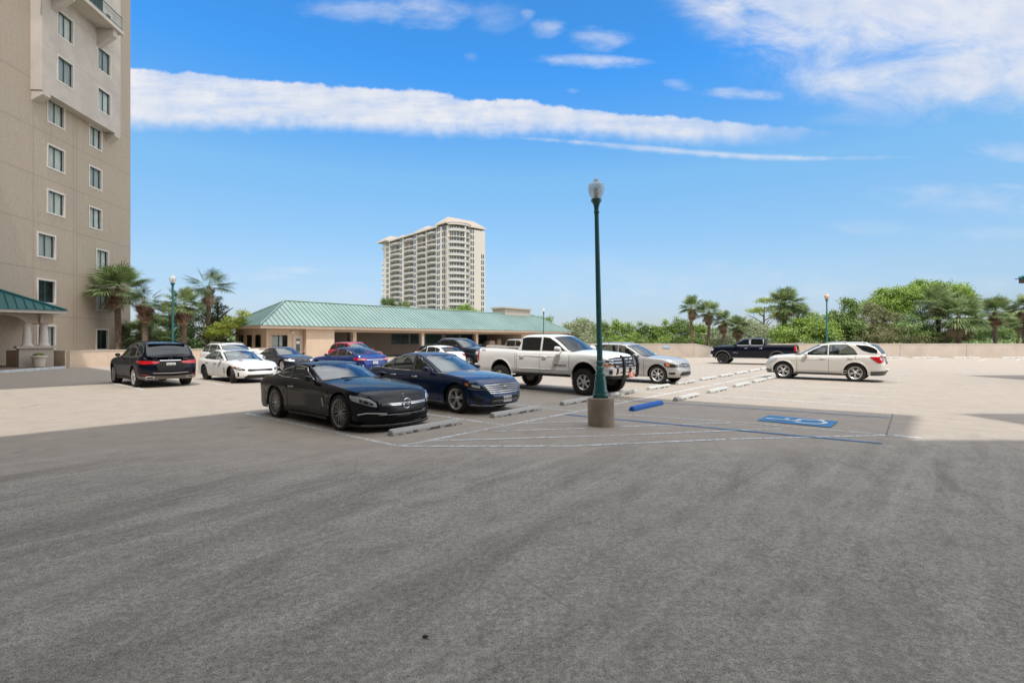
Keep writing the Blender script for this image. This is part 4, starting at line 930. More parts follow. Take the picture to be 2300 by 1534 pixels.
for px in (797, 950, 1071.5): x = pp_(px); q = MB(); q.box(x-.19, x+.19, -.005, .36, 0, 2.55, T); o = q.build('carport_pillar', M_pan, pav)
x = pp_(950); q = MB(); q.box(x-.13, x+.13, -.02, -.007, 1.2, 2.2, T); sg = q.build('pillar_sign', M_plate, pav)
for i_, ch in enumerate('RESERVED'): text(ch, .11, 'sign_lettering', M_ink, sg, T(x, -.022, 2.12-.115*i_), (R_(90), 0, UA), .001, .002)
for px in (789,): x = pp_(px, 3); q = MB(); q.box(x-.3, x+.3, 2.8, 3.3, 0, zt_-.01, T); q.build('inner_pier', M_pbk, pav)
for (a, b) in ((879, 918), (921, 940), (956, 991), (1001, 1031), (1034, 1060), (1076, 1094)):
    xa, xb = pp_(a, Ww-.2), pp_(b, Ww-.2); f = window(pav, WO+U*xa+IN*(Ww-.22)+Vector((0, 0, 1.25)), U.copy(), V.copy(), xb-xa, 1.25, .05, 0, .02, teal=M_teal, trim=M_teal, out=.02, ext=.05); 
    q = MB(); q.box(xa, xb, Ww-.215, Ww-.205, 1.25, 2.5, T); q.build('shutter', mat('dark_teal_shutter', (.012, .05, .06), .3), pav)
for (a, b) in ((1178, 1204), (1209, 1260)):
    xa, xb = pp_(a), min(pp_(b), Lw-.3); q = MB(); q.box(xa, xb, -.04, -.003, 1.3, 2.45, T); f = q.build('window', M_trim, pav); q = MB(); q.box(xa+.12, xb-.12, -.05, -.041, 1.4, 2.35, T); q.build('pane', mat('teal_pane', (.03, .09, .10), .1), f)
x = pp_(1160, Wp/2-.9); q = MB(); Tz = lambda a, b, z: T(a, b, z); q.box(x-2.8, x+2.9, Ww-3.4, Ww-1.0, 3.3, 6.2, T); q.box(x-3.0, x+3.1, Ww-3.6, Ww-.8, 6.2, 6.42, T); q.build('roof_housing', mat('roof_box', (.42, .37, .31), .8), pav)
# ------------------------------------------------------------------ cloth-covered carts in the carport
for i_, (px, w2, h2, lb) in enumerate(((1100, 1.5, 1.75, 'tan cloth cover draped over a cart, left one in the carport'), (1116, 1.0, 1.95, 'tall narrow tan cloth cover between the two wider ones'), (1142, 2.0, 1.6, 'wide tan cloth cover sagging to the right in the carport'))):
    off = 1.8+.7*i_; x = pp_(px, off); q = MB(); rows = []
    for z, k in ((0, 1.0), (.6, .97), (h2*.75, .92), (h2*.95, .8), (h2, .45)):
        rows.append([T(x+w2/2*k*math.copysign(abs(math.cos(a))**.5, math.cos(a))+.03*math.sin(a*9), off+.6*k*math.copysign(abs(math.sin(a))**.5, math.sin(a))+.03*math.cos(a*11), z+(.10*math.cos(a) if z == h2*.95 else 0)) for a in np.linspace(0, 2*math.pi, 41)[:-1]])
    rows = [[tuple(Vector(p)+EC) for p in r] for r in rows]; q.grid(rows, True); q.f.append([len(q.v)-40+j for j in range(40)]); q.m.append(0); tag(q.build('covered_cart', M_cover, None, 50), lb, 'cart', 'cloth-covered carts')
# stacked white chairs in front of the office
M_chair = mat('white_resin', (.70, .68, .66), .5)
def chair(loc, rz, lb, n):
    r = thing('resin_chair_stack', lb, 'chair stack', loc, rz, 'stacked resin chairs')
    for i in range(n):
        h = .12*i; q = MB(); q.box(-.24, .24, -.24, .24, .40+h, .43+h); q.build('seat', M_chair, r)
        q = MB(); rows = [[(x, -.24-.10*t+.03*math.cos(x*6), .43+h+.42*t) for x in np.linspace(-.24, .24, 9)] for t in (0, .5, 1)]; q.grid(rows); q.grid([[(p[0], p[1]-.02, p[2]) for p in r_] for r_ in rows], flip=True); q.build('backrest', M_chair, r)
    for x, y in ((-.22, -.22), (.22, -.22), (-.22, .22), (.22, .22)): q = MB(); q.tube([(x*1.15, y*1.15, 0), (x, y, .42+.12*(n-1))], .022, 6); q.build('leg', M_chair, r)
for (px, n, lb) in ((546, 3, 'leftmost stack of white resin chairs by the office end wall'), (557, 4, 'second stack of white resin chairs from the left'), (568, 3, 'third stack of white resin chairs from the left'), (579, 3, 'fourth stack of white resin chairs from the left'), (590, 2, 'rightmost stack of white resin chairs, beside the dark coupe')):
    p = AT(px, 0, 40.5); chair((p.x, 40.5, 0), UA+R_(180)+random.uniform(-.2, .2), lb, n)
# ------------------------------------------------------------------ the cars of this car park
P_black = mat('black_paint', (.003, .005, .012), .3, 0, .5, spec=.06); P_navy = paint('dark_blue_paint', (.010, .034, .105), .5, .25)
P_white = paint('white_paint', (.78, .78, .77), 0, .35); P_pearl = paint('pearl_paint', (.66, .63, .585), .1, .33); P_silver = paint('silver_paint', (.44, .435, .425), .4, .32)
P_blue = paint('bright_blue_paint', (.008, .035, .20), .5, .26); P_red = paint('red_paint', (.50, .012, .02), .2, .3); P_tan = paint('tan_paint', (.40, .35, .29), .4, .35)
P_ink = paint('navy_black_paint', (.008, .011, .022), .4, .28); P_char = paint('charcoal_paint', (.05, .05, .052), .4, .3)
M_shade = mat('sunshade', (.55, .66, .68), .35, .3)
def spec(**k): return k
SEDAN = spec(L=4.92, W=1.84, fo=.95, wb=2.80, R=.335, sill=.22, crown=.06,
    top=[(0, .70), (.25, .80), (.7, .88), (1.3, .945), (1.6, .965), (2.5, .985), (3.6, 1.0), (4.2, 1.035), (4.6, 1.03), (4.92, .97)],
    roof=[(1.35, .94), (1.7, 1.10), (2.1, 1.29), (2.45, 1.42), (2.8, 1.475), (3.2, 1.465), (3.6, 1.395), (3.95, 1.25), (4.35, 1.05)],
    cabrange=(1.45, 4.2), dtop=2.45, dend=3.3, windows=[(1.6, 2.66), (2.74, 3.56), (3.6, 4.1)], wscreen=(1.42, 2.36), rscreen=(3.5, 4.25), gap=.055, belt=.015)
SUV = spec(L=4.85, W=1.88, fo=.90, wb=2.86, R=.36, sill=.30, crown=.06, cr=.45, nr=4.0, tum=.30,
    top=[(0, .82), (.2, .93), (.6, 1.0), (1.3, 1.07), (1.7, 1.09), (3.0, 1.11), (4.2, 1.15), (4.65, 1.15), (4.85, 1.10)],
    roof=[(1.25, 1.05), (1.65, 1.25), (2.05, 1.48), (2.4, 1.61), (2.8, 1.67), (3.6, 1.67), (4.2, 1.62), (4.45, 1.52), (4.78, 1.12)],
    cabrange=(1.35, 4.6), dtop=2.4, dend=3.9, windows=[(1.55, 2.72), (2.8, 3.7), (3.8, 4.5)], wscreen=(1.33, 2.25), rscreen=(4.3, 4.72), gap=.06, kr=.06, belt=.02)
TRUCK = spec(L=5.9, W=2.03, fo=1.0, wb=3.65, R=.40, sill=.52, crown=.07, cf=.6, nf=3.4, cr=.22, nr=5, tum=.22, inset=.02,
    top=[(0, 1.12), (.15, 1.20), (.5, 1.26), (1.4, 1.32), (2.0, 1.33), (3.8, 1.34), (4.0, 1.38), (5.9, 1.40)],
    roof=[(1.38, 1.30), (1.7, 1.47), (2.1, 1.72), (2.4, 1.85), (2.8, 1.90), (3.5, 1.90), (3.74, 1.86), (3.88, 1.5), (3.93, 1.36)],
    cabrange=(1.45, 3.9), bed=(3.97, 5.84), dtop=2.45, dend=3.6, windows=[(1.62, 2.80), (2.90, 3.72)], wscreen=(1.44, 2.30), rscreen=None, gap=.075, kr=.02, belt=.03, kf=.12)
def scaled(B, L, W, H, **k):
    S = dict(B); h0 = max(z for _, z in B['roof']); fx = L/B['L']; fz = H/h0
    for q in ('top', 'roof'): S[q] = [(d*fx, z*fz) for d, z in B[q]]
    S['windows'] = [tuple([w_[0]*fx, w_[1]*fx]+[([(d*fx, z*fz) for d, z in e_] if e_ else None) for e_ in w_[2:]]) for w_ in B['windows']]
    for q in ('wscreen', 'rscreen', 'cabrange', 'bed'):
        if B.get(q): S[q] = (B[q][0]*fx, B[q][1]*fx)
    S['dtop'] *= fx; S['dend'] *= fx; S['L'] = L; S['W'] = W; S['fo'] = B['fo']*fx; S['wb'] = B['wb']*fx; S.update(k); return S
def park(name, label, cat, S, u, v_front_axle, facing, group=None, du=0.0, turn=0.0):
    """facing +1: nose towards +v"""
    vc = v_front_axle+(S['fo']-S['L']/2)*facing
    p = uv(u, vc); a = (UA-math.pi/2) if facing > 0 else (UA+math.pi/2)
    return Car(name, label, cat, S, p, a+turn, group)
PX = 'vehicles parked on the deck'
# --- black roadster
S = spec(waist=.045, paint=P_black, L=4.82, W=1.92, fo=.96, wb=2.76, R=.36, rim=.285, sill=.20, crown=.075, cf=.85, nf=2.5, cr=.6, wstyle='mesh', rimmat=mat('graphite_alloy', (.34, .34, .35), .3, .7), tw=.26, inset=.0,
    top=[(0, .64), (.2, .73), (.6, .80), (1.2, .87), (1.75, .915), (2.4, .93), (3.2, .95), (3.7, .96), (4.2, .95), (4.62, .91), (4.82, .86)],
    hw=[(0, .95), (.1, .975), (.3, .975), (.55, .985), (.72, 1.0), (.84, .985), (.93, .95), (1, .90)],
    roof=[(1.72, .92), (2.0, 1.045), (2.3, 1.18), (2.6, 1.27), (2.95, 1.31), (3.3, 1.285), (3.7, 1.18), (4.0, 1.06), (4.3, .94)],
    cabrange=(1.85, 3.9), dtop=2.6, dend=3.2, windows=[(1.98, 3.14), (3.17, 3.90, [(3.17, .95), (3.90, 1.01)])], wscreen=(1.80, 2.52), rscreen=(3.3, 4.12), gap=.05, belt=.005, kf=.22, tum=.42, chromeline=.010,
    fx=[(0, -.05), (.12, 0), (.3, -.01), (.55, .0), (.8, -.05), (1, -.14)], seatpos=[(3.05, (.36, -.36))],
    parts=[('F', 'front_grille', mat('grille_mesh', (.035, .035, .038), .3, .6), [(-.60, .45, .62), (-.5, .40, .66), (0, .38, .67), (.5, .40, .66), (.60, .45, .62)], dict(off=.008)),
        ('F', 'grille_bar', M_chrome, [(-.54, .525, .540), (-.12, .515, .530), (.12, .515, .530), (.54, .525, .540)], dict(off=.03)),
        ('F', 'grille_bar', M_chrome, [(-.54, .550, .565), (-.12, .545, .558), (.12, .545, .558), (.54, .550, .565)], dict(off=.03)),
        ('F', 'headlight', M_clear, [(.64, .50, .58), (.75, .52, .66), (.95, .575, .70), (1.15, .63, .72), (1.22, .69, .73)], dict(off=.012, sides=(1, -1))),
        ('F', 'headlight_lamp', M_dlens, [(.70, .54, .575), (.82, .56, .625), (.97, .60, .66)], dict(off=.018, sides=(1, -1))), ('F', 'headlight_lens', M_chrome, [(.76, .56, .595), (.80, .56, .595)], dict(off=.026, sides=(1, -1), n=4)), ('F', 'headlight_lens', M_chrome, [(.88, .595, .635), (.92, .595, .635)], dict(off=.026, sides=(1, -1), n=4)),
        ('F', 'air_intake', M_well, [(.48, .17, .22), (.58, .165, .34), (.85, .18, .37), (1.02, .24, .33)], dict(off=.008, sides=(1, -1))),
        ('F', 'intake_trim', M_chrome, [(.46, .355, .375), (.62, .37, .392), (.85, .38, .402), (1.04, .345, .365)], dict(off=.016, sides=(1, -1))),
        ('F', 'air_intake', M_well, [(-.5, .20, .25), (-.44, .17, .31), (.44, .17, .31), (.5, .20, .25)], dict(off=.010)),
        ('F', 'bumper_blade', P_black, [(-.55, .225, .25), (0, .215, .24), (.55, .225, .25)], dict(off=.03)), ('F', 'bumper_edge', M_chrome, [(-.62, .345, .353), (0, .335, .343), (.62, .345, .353)], dict(off=.04)), ('F', 'bumper_edge', M_silverp, [(-.95, .152, .160), (0, .14, .148), (.95, .152, .160)], dict(off=.055, n=20)),
        ('F', 'bumper_blade', P_black, [(-.62, .31, .345), (0, .30, .335), (.62, .31, .345)], dict(off=.035)),
        ('F', 'front_splitter', M_black, [(-1.25, .13, .17), (-.9, .11, .15), (0, .10, .14), (.9, .11, .15), (1.25, .13, .17)], dict(off=.05, n=20, skirt=.12)),
        ('R', 'tail_light', M_red, [(.45, .70, .84), (.8, .70, .85), (1.02, .76, .84)], dict(sides=(1, -1))),
        ('S', 'fender_vent', M_silverp, [(1.58, .42, .45), (1.62, .42, .60), (1.66, .56, .62)], {}),
        ('S', 'side_skirt', M_black, [(1.45, .17, .23), (3.1, .17, .23)], dict(off=.03, skirt=.06))])
car = park('convertible_coupe', 'glossy black two-door coupe with lattice wheels, nearest car, behind the closest white wheel stop', 'car', S, 6.56, -9.27, 1)
car.ring_emblem(.54, .095, star='star', off=.05); car.ring_emblem(.70, .028, off=.02)
car.seams([1.62, 3.15]); car.crease([(1.5, .70), (2.2, .69), (3.2, .72), (4.2, .77)]); car.crease([(1.45, .34), (2.4, .31), (3.1, .34)]); car.handles([(2.95, .77)], M_silverp); car.mirrors(2.12, .93)
for sgn in (1, -1):
    q = MB(); x0 = car.L/2-1.55
    for i in range(4): q.box(x0+.02+.06*i, x0+.045+.06*i, sgn*.38-.10, sgn*.38+.10, .955-.016*i, .966-.016*i)
    q.build('hood_vent', M_well, car.root)
q = MB(); q.tube([(car.L/2-1.74, .5, .965), (car.L/2-1.80, .1, .985), (car.L/2-1.83, -.35, .985)], .009, 6); q.build('wiper', M_black, car.root)
# --- dark blue sedan
S = dict(SEDAN, paint=P_navy, chromeline=.016, R=.358, rim=.262, seatmat=M_tanint, intmat=M_tanint, wstyle='five_twin', cf=.8, nf=2.7, windows=[(1.6, 2.66), (2.74, 3.56), (3.6, 4.1)],
    parts=[('F', 'front_grille', M_black, [(-.70, .62, .68), (-.55, .53, .72), (0, .50, .725), (.55, .53, .72), (.70, .62, .68)], dict(off=.008)),
        *[('F', 'grille_bar', M_chrome, [(-.66+.03*i, .70-.045*i, .712-.045*i), (0, .71-.05*i, .722-.05*i), (.66-.03*i, .70-.045*i, .712-.045*i)], dict(off=.02)) for i in range(5)],
        ('F', 'headlight', M_dlens, [(.66, .62, .68), (.85, .63, .735), (1.1, .66, .775), (1.3, .74, .79)], dict(off=.012, sides=(1, -1))),
        ('F', 'headlight_trim', M_chrome, [(.62, .60, .612), (.9, .61, .625), (1.12, .64, .655)], dict(off=.022, sides=(1, -1))),
        ('F', 'headlight_lamp', M_clear, [(.78, .655, .70), (.9, .66, .72), (1.0, .68, .735)], dict(off=.02, sides=(1, -1))),
        ('F', 'turn_signal', M_amber, [(1.1, .69, .76), (1.2, .72, .775)], dict(off=.02, sides=(1, -1))),
        ('F', 'air_intake', M_black, [(-.58, .27, .33), (-.5, .26, .43), (.5, .26, .43), (.58, .27, .33)], dict(off=.008)),
        ('F', 'grille_bar', M_silverp, [(-.5, .33, .342), (.5, .33, .342)], dict(off=.016)), ('F', 'grille_bar', M_silverp, [(-.52, .29, .30), (.52, .29, .30)], dict(off=.016)),
        ('F', 'fog_light', M_black, [(.74, .33, .38), (.85, .30, .43), (1.05, .36, .42)], dict(off=.006, sides=(1, -1))),
        ('F', 'bumper_trim', M_chrome, [(-1.1, .235, .25), (-.6, .215, .228), (0, .21, .222), (.6, .215, .228), (1.1, .235, .25)], dict(off=.016, n=20)),
        ('R', 'tail_light', M_red, [(.35, .78, .90), (.8, .78, .92), (1.0, .82, .92)], dict(sides=(1, -1))),
        ('S', 'sill_trim', M_chrome, [(1.4, .25, .262), (3.5, .25, .262)], dict(off=.012))])
car = park('sedan', 'dark blue four-door sedan with a silver sunshade behind its windshield', 'car', S, 9.68, -9.25, 1)
car.ring_emblem(.615, .068, star='vw', off=.035); car.plate('GTB 4707', .36); car.seams([1.55, 2.70, 3.62]); car.handles([(2.5, .84), (3.4, .86)], M_chrome)
car.mirrors(1.95, 1.0); car.crease([(.9, .80), (1.8, .86), (3, .875), (4.4, .90)]); car.crease([(1.5, .36), (2.5, .34), (3.4, .38)])
q = MB(); rws = []
for i, t in enumerate(np.linspace(0, 1, 9)):
    dd = 1.48+.8*t; rws.append([(car.L/2-dd-.16*(yy/.7)**2-.07, yy, car.rz(dd)-.06) for yy in np.linspace(-.60+.06*t, .60-.06*t, 13)])
rws2 = [[(p[0]-(.05 if j % 2 else 0), p[1], p[2]-.02*(j % 2)) for j, p in enumerate(r)] for r in rws]
q.grid(rws2); q.build('sunshade', M_shade, car.root)
# --- lifted white pickup
S = dict(scaled(TRUCK, 5.9, 2.05, 2.02), paint=P_white, R=.435, rim=.25, sill=.64, Ra=.50, wz=.60, tw=.30, inset=-.04, wstyle='six', lug=True, under=.56, glass=M_dglass, wglass=M_glass, steer=.0,
    arch=(P_white, .05, .012),
    parts=[('F', 'front_grille', M_black, [(-.70, .92, 1.20), (0, .92, 1.22), (.70, .92, 1.20)], dict(off=.012)),
        *[('F', 'grille_bar', M_chrome, [(-.68, z, z+.035), (.68, z, z+.035)], dict(off=.03)) for z in (1.155, 1.06, .95)],
        ('F', 'headlight', M_clear, [(.68, 1.07, 1.19), (.95, 1.07, 1.19), (1.12, 1.09, 1.18), (1.22, 1.10, 1.16)], dict(off=.014, sides=(1, -1))),
        ('F', 'headlight_lamp', M_dlens, [(.72, 1.10, 1.16), (1.0, 1.10, 1.16)], dict(off=.022, sides=(1, -1))),
        ('F', 'turn_signal', M_amber, [(.70, .975, 1.03), (1.1, .975, 1.03)], dict(off=.014, sides=(1, -1))),
        ('F', 'bumper', M_chrome, [(-1.15, .68, .89), (-.8, .66, .90), (0, .66, .90), (.8, .66, .90), (1.15, .68, .89)], dict(off=.05, n=22, skirt=.08)),
        ('F', 'fog_light', M_black, [(.82, .72, .84), (.92, .72, .84)], dict(off=.056, sides=(1, -1))),
        ('F', 'bumper_valance', M_black, [(-1.0, .56, .66), (0, .54, .66), (1.0, .56, .66)], dict(off=.03, n=16, skirt=.2)),
        ('R', 'tail_light', M_red, [(.86, 1.02, 1.40), (.98, 1.02, 1.40), (1.12, 1.03, 1.39)], dict(sides=(1, -1), off=.012)),
        ('R', 'rear_bumper', M_chrome, [(-1.05, .66, .86), (1.05, .66, .86)], dict(off=.06, skirt=.1)),
        ('S', 'running_board', M_black, [(1.62, .56, .65), (3.95, .56, .65)], dict(off=.01, skirt=.1))])
car = park('pickup_truck', 'lifted white crew-cab pickup with black grille guard and large off-road tires', 'pickup truck', S, 15.35, -9.0, 1)
car.seams([[(1.58, .72), (1.58, 1.40)], [(2.84, .70), (2.84, 1.40)], [(3.86, .70), (3.86, 1.42)], [(3.94, .70), (3.94, 1.46)]]); car.handles([(2.62, 1.22), (3.62, 1.22)], M_chrome)
car.mirrors(1.95, 1.42, P_white, (.13, .20, .15), .05); car.crease([(1.5, .80), (3.8, .80)], None, .010); car.crease([(.5, 1.19), (2, 1.23), (5.8, 1.28)], None, .012)
for sgn in (1, -1):
    text('SILVERADO', .075, 'door_lettering', M_black, car.root, (car.L/2-1.95, sgn*(car.side(1.95, .95)+.006), .95), (R_(90), 0, R_(180) if sgn > 0 else 0), .002, .003, 1.35)
    text('Z71', .13, 'bed_decal', M_red, car.root, (car.L/2-5.5, sgn*(car.side(5.5, 1.40)+.006), 1.395), (R_(90), 0, R_(180) if sgn > 0 else 0), .002, .004)
gg = MB(); xf = car.L/2+.13
for y in (-.47, .47):
    rws = [[(xf+a, y+b, z) for a, b in ((-.05, -.035), (.03, -.035), (.03, .035), (-.05, .035))] for z in (.58, .68, .95, 1.18, 1.28)]
    for i, r in enumerate(rws):
        k_ = (0, .05, .06, .03, -.06)[i]; rws[i] = [(p[0]+k_, p[1], p[2]) for p in r]
    gg.grid(rws, True); gg.tube([(xf, y, 1.25), (xf-.10, y, 1.30)], .03, 8)
for z in (.66, .96, 1.26): gg.tube([(xf+.02, -.47, z), (xf+.05, 0, z), (xf+.02, .47, z)], .024, 8)
for y in (-.2, .2): gg.tube([(xf+.04, y, .96), (xf+.02, y*.7, 1.26)], .018, 6)
for sgn in (1, -1):
    gg.tube([(xf, .47*sgn, 1.22), (xf-.05, .75*sgn, 1.24), (xf-.22, .98*sgn, 1.20), (xf-.22, .99*sgn, 1.05), (xf-.04, .78*sgn, 1.0), (xf, .47*sgn, .98)], .022, 8)
gg.build('grille_guard', M_black, car.root, 40)
q = MB(); q.box(xf+.05, xf+.07, -.17, .17, .60, .76); pl = q.build('license_plate', mat('plate_orange', (.62, .16, .08), .5), car.root); text('G', .15, 'plate_lettering', M_plate, pl, (xf+.073, 0, .68), (R_(90), 0, R_(90)), .002, .006)
# --- silver crossover
S = dict(scaled(SUV, 4.89, 1.84, 1.69), paint=P_silver, wstyle='ysp', rimmat=M_alu, R=.385, sill=.28, rim=.265, cf=.7, top=[(0, .86), (.2, .96), (.6, 1.03), (1.3, 1.09), (1.7, 1.11), (3.0, 1.12), (4.2, 1.15), (4.7, 1.15), (4.89, 1.10)], chromeline=.008,
    parts=[('F', 'front_grille', M_black, [(-.55, .70, .80), (0, .66, .86), (.55, .70, .80)], dict(off=.01)), ('F', 'grille_bar', M_silverp, [(-.55, .76, .79), (.55, .76, .79)], dict(off=.022)), ('F', 'grille_bar', M_silverp, [(-.55, .70, .72), (.55, .70, .72)], dict(off=.022)), ('F', 'grille_bar', M_silverp, [(-.03, .68, .85), (.03, .68, .85)], dict(off=.024)),
        ('F', 'headlight', M_dlens, [(.62, .70, .80), (.95, .70, .84), (1.18, .73, .87), (1.25, .78, .86)], dict(off=.012, sides=(1, -1))), ('F', 'turn_signal', M_amber, [(1.02, .745, .82), (1.18, .77, .85)], dict(off=.02, sides=(1, -1))),
        ('F', 'air_intake', M_black, [(-.55, .36, .44), (-.45, .35, .50), (.45, .35, .50), (.55, .36, .44)], dict(off=.01)), ('F', 'fog_light', M_black, [(.80, .42, .48), (.88, .40, .50), (1.02, .41, .49), (1.08, .43, .47)], dict(off=.008, sides=(1, -1))),
        ('R', 'tail_light', M_red, [(.4, .9, 1.05), (1.0, .9, 1.07)], dict(sides=(1, -1)))])
car = park('crossover', 'silver crossover right of the lifted white pickup, alloy wheels with Y-shaped spokes', 'SUV', S, 20.85, -9.0, 1)
car.seams([1.50, 2.76, 3.75]); car.handles([(2.55, .98), (3.5, 1.0)]); car.mirrors(1.85, 1.10); car.rails(2.5, 4.2, M_silverp); car.crease([(.9, .88), (2, .95), (4.4, 1.02)]); car.crease([(1.4, .42), (3.4, .42)])
# --- pearl white SUV in sun, facing away from camera side
S = dict(scaled(SUV, 4.77, 1.86, 1.70), paint=P_pearl, wstyle='five_twin', R=.395, rim=.265, sill=.32, cf=.68, top=[(0, .90), (.2, 1.0), (.6, 1.06), (1.3, 1.11), (1.7, 1.12), (3.0, 1.13), (4.1, 1.16), (4.6, 1.15), (4.77, 1.10)], rglass=M_dglass, bpillar=3.5, chromeline=.0, seatmat=M_tanint,
    roof=[(1.22, 1.06), (1.62, 1.27), (2.02, 1.50), (2.36, 1.63), (2.75, 1.69), (3.5, 1.70), (4.1, 1.66), (4.40, 1.57), (4.74, 1.16)], rscreen=(4.27, 4.68), windows=[(1.52, 2.64), (2.72, 3.80, None, [(2.7, 1.7), (3.35, 1.62), (3.62, 1.42), (3.80, 1.14)]), (3.72, 4.46, [(3.72, 1.56), (3.95, 1.36), (4.2, 1.27), (4.46, 1.24)])], arch=(P_pearl, .06, .012),
    parts=[('F', 'headlight', M_clear, [(.62, .74, .84), (.95, .76, .90), (1.15, .82, .95), (1.3, .90, .97)], dict(off=.012, sides=(1, -1))), ('F', 'front_grille', M_silverp, [(-.5, .6, .8), (.5, .6, .8)], dict(off=.01)),
        ('F', 'front_valance', M_grey, [(-1.35, .27, .40), (-.9, .27, .44), (.9, .27, .44), (1.35, .27, .40)], dict(off=.012, n=24)), ('R', 'rear_valance', M_grey, [(-1.30, .28, .46), (-.8, .30, .50), (.8, .30, .50), (1.30, .28, .46)], dict(off=.014, n=24)),
        ('S', 'sill_cladding', M_grey, [(1.30, .25, .37), (3.45, .25, .37)], dict(off=.014)), ('S', 'sill_trim', M_chrome, [(1.36, .36, .378), (3.4, .36, .378)], dict(off=.02)),
        ('R', 'tail_light', M_red, [(.60, .98, 1.10), (.85, .84, 1.13), (1.02, .82, 1.10), (1.25, 1.0, 1.10), (1.32, 1.06, 1.09)], dict(off=.014, sides=(1, -1))), ('R', 'tail_lamp_lens', M_clear, [(.82, .97, 1.03), (.95, .97, 1.03)], dict(off=.02, sides=(1, -1))),
        ('R', 'plate_recess', M_black, [(-.30, .78, .95), (.30, .78, .95)], dict(off=.008)), ('R', 'tow_step', M_plate, [(-.4, .52, .55), (.4, .52, .55)], dict(off=.04, skirt=.05))])
car = park('suv', 'pearl white SUV parked in the sun on the right, seen from its left side', 'SUV', S, 27.35, -5.72, -1)
car.seams([1.46, 2.71, [(3.72, 1.12), (3.70, .95)]]); car.handles([(2.48, .99), (3.52, 1.02)]); car.mirrors(1.82, 1.11); car.rails(2.4, 4.2, M_silverp); car.plate('4BX 219', .86, True); car.crease([(1.2, .90), (2.5, .94), (3.9, 1.0)], None, .014); car.crease([(1.5, .46), (3.4, .46)])
# --- black pickup facing left along the aisle
S = dict(scaled(TRUCK, 5.95, 2.05, 1.96), paint=P_black, R=.42, rim=.28, sill=.50, Ra=.49, wz=.46, tw=.28, wstyle='ten', rimmat=M_dalloy, glass=M_dglass, chromeline=.016, under=.44, arch=(M_grey, .07, .03), gap=.06,
    parts=[('F', 'headlight', M_clear, [(.7, .98, 1.16), (1.0, .98, 1.16), (1.14, 1.0, 1.15)], dict(off=.014, sides=(1, -1))), ('F', 'front_grille', M_chrome, [(-.62, .8, 1.12), (.62, .8, 1.12)], dict(off=.02)), ('F', 'bumper', M_chrome, [(-1.1, .5, .72), (1.1, .5, .72)], dict(off=.05, skirt=.08, n=20)),
        ('R', 'tail_light', M_red, [(.86, 1.0, 1.36), (.98, 1.0, 1.36), (1.15, 1.02, 1.34)], dict(off=.014, sides=(1, -1))), ('R', 'rear_bumper', M_chrome, [(-1.05, .52, .74), (1.05, .52, .74)], dict(off=.06, skirt=.1)), ('S', 'running_board', M_silverp, [(1.65, .44, .50), (3.95, .44, .50)], dict(off=.02, skirt=.1))])
fa, ra = G(1623.6, 817.2), G(1748, 820.3); dr = (fa-ra); dr.z = 0; ang = math.atan2(dr.y, dr.x); dn = dr.normalized(); nn_ = Vector((-dn.y, dn.x, 0)); nn_ = -nn_ if nn_.y < 0 else nn_
p = fa+nn_*.9-dn*(S['L']/2-S['fo'])
car = Car('pickup_truck', 'black crew-cab pickup with a silver ladder rack in its bed, parked before the far wall', 'pickup truck', S, p, ang)
car.seams([[(1.6, .6), (1.6, 1.34)], [(2.86, .58), (2.86, 1.34)], [(3.9, .58), (3.9, 1.36)]]); car.handles([(2.62, 1.18), (3.62, 1.18)], M_chrome); car.mirrors(1.95, 1.36, P_black, (.13, .20, .15), .04)
for sgn in (1, -1): text('SIERRA', .09, 'door_lettering', M_chrome, car.root, (car.L/2-1.9, sgn*(car.side(1.9, .86)+.006), .86), (R_(90), 0, R_(180) if sgn > 0 else 0), .002, .004, 1.2)
q = MB(); xx = car.L/2-4.0
q.tube([(xx-.05, -.8, 1.3), (xx-.05, -.8, 1.88), (xx-.05, .8, 1.88), (xx-.05, .8, 1.3)], .025, 6)
q.tube([(xx-1.9, -.55, 1.38), (xx-1.6, -.55, 1.58), (xx-2.25, -.5, 1.60)], .02, 6); q.tube([(xx-1.75, .5, 1.38), (xx-2.3, .5, 1.62)], .02, 6); q.build('bed_rack', M_silverp, car.root, 40)
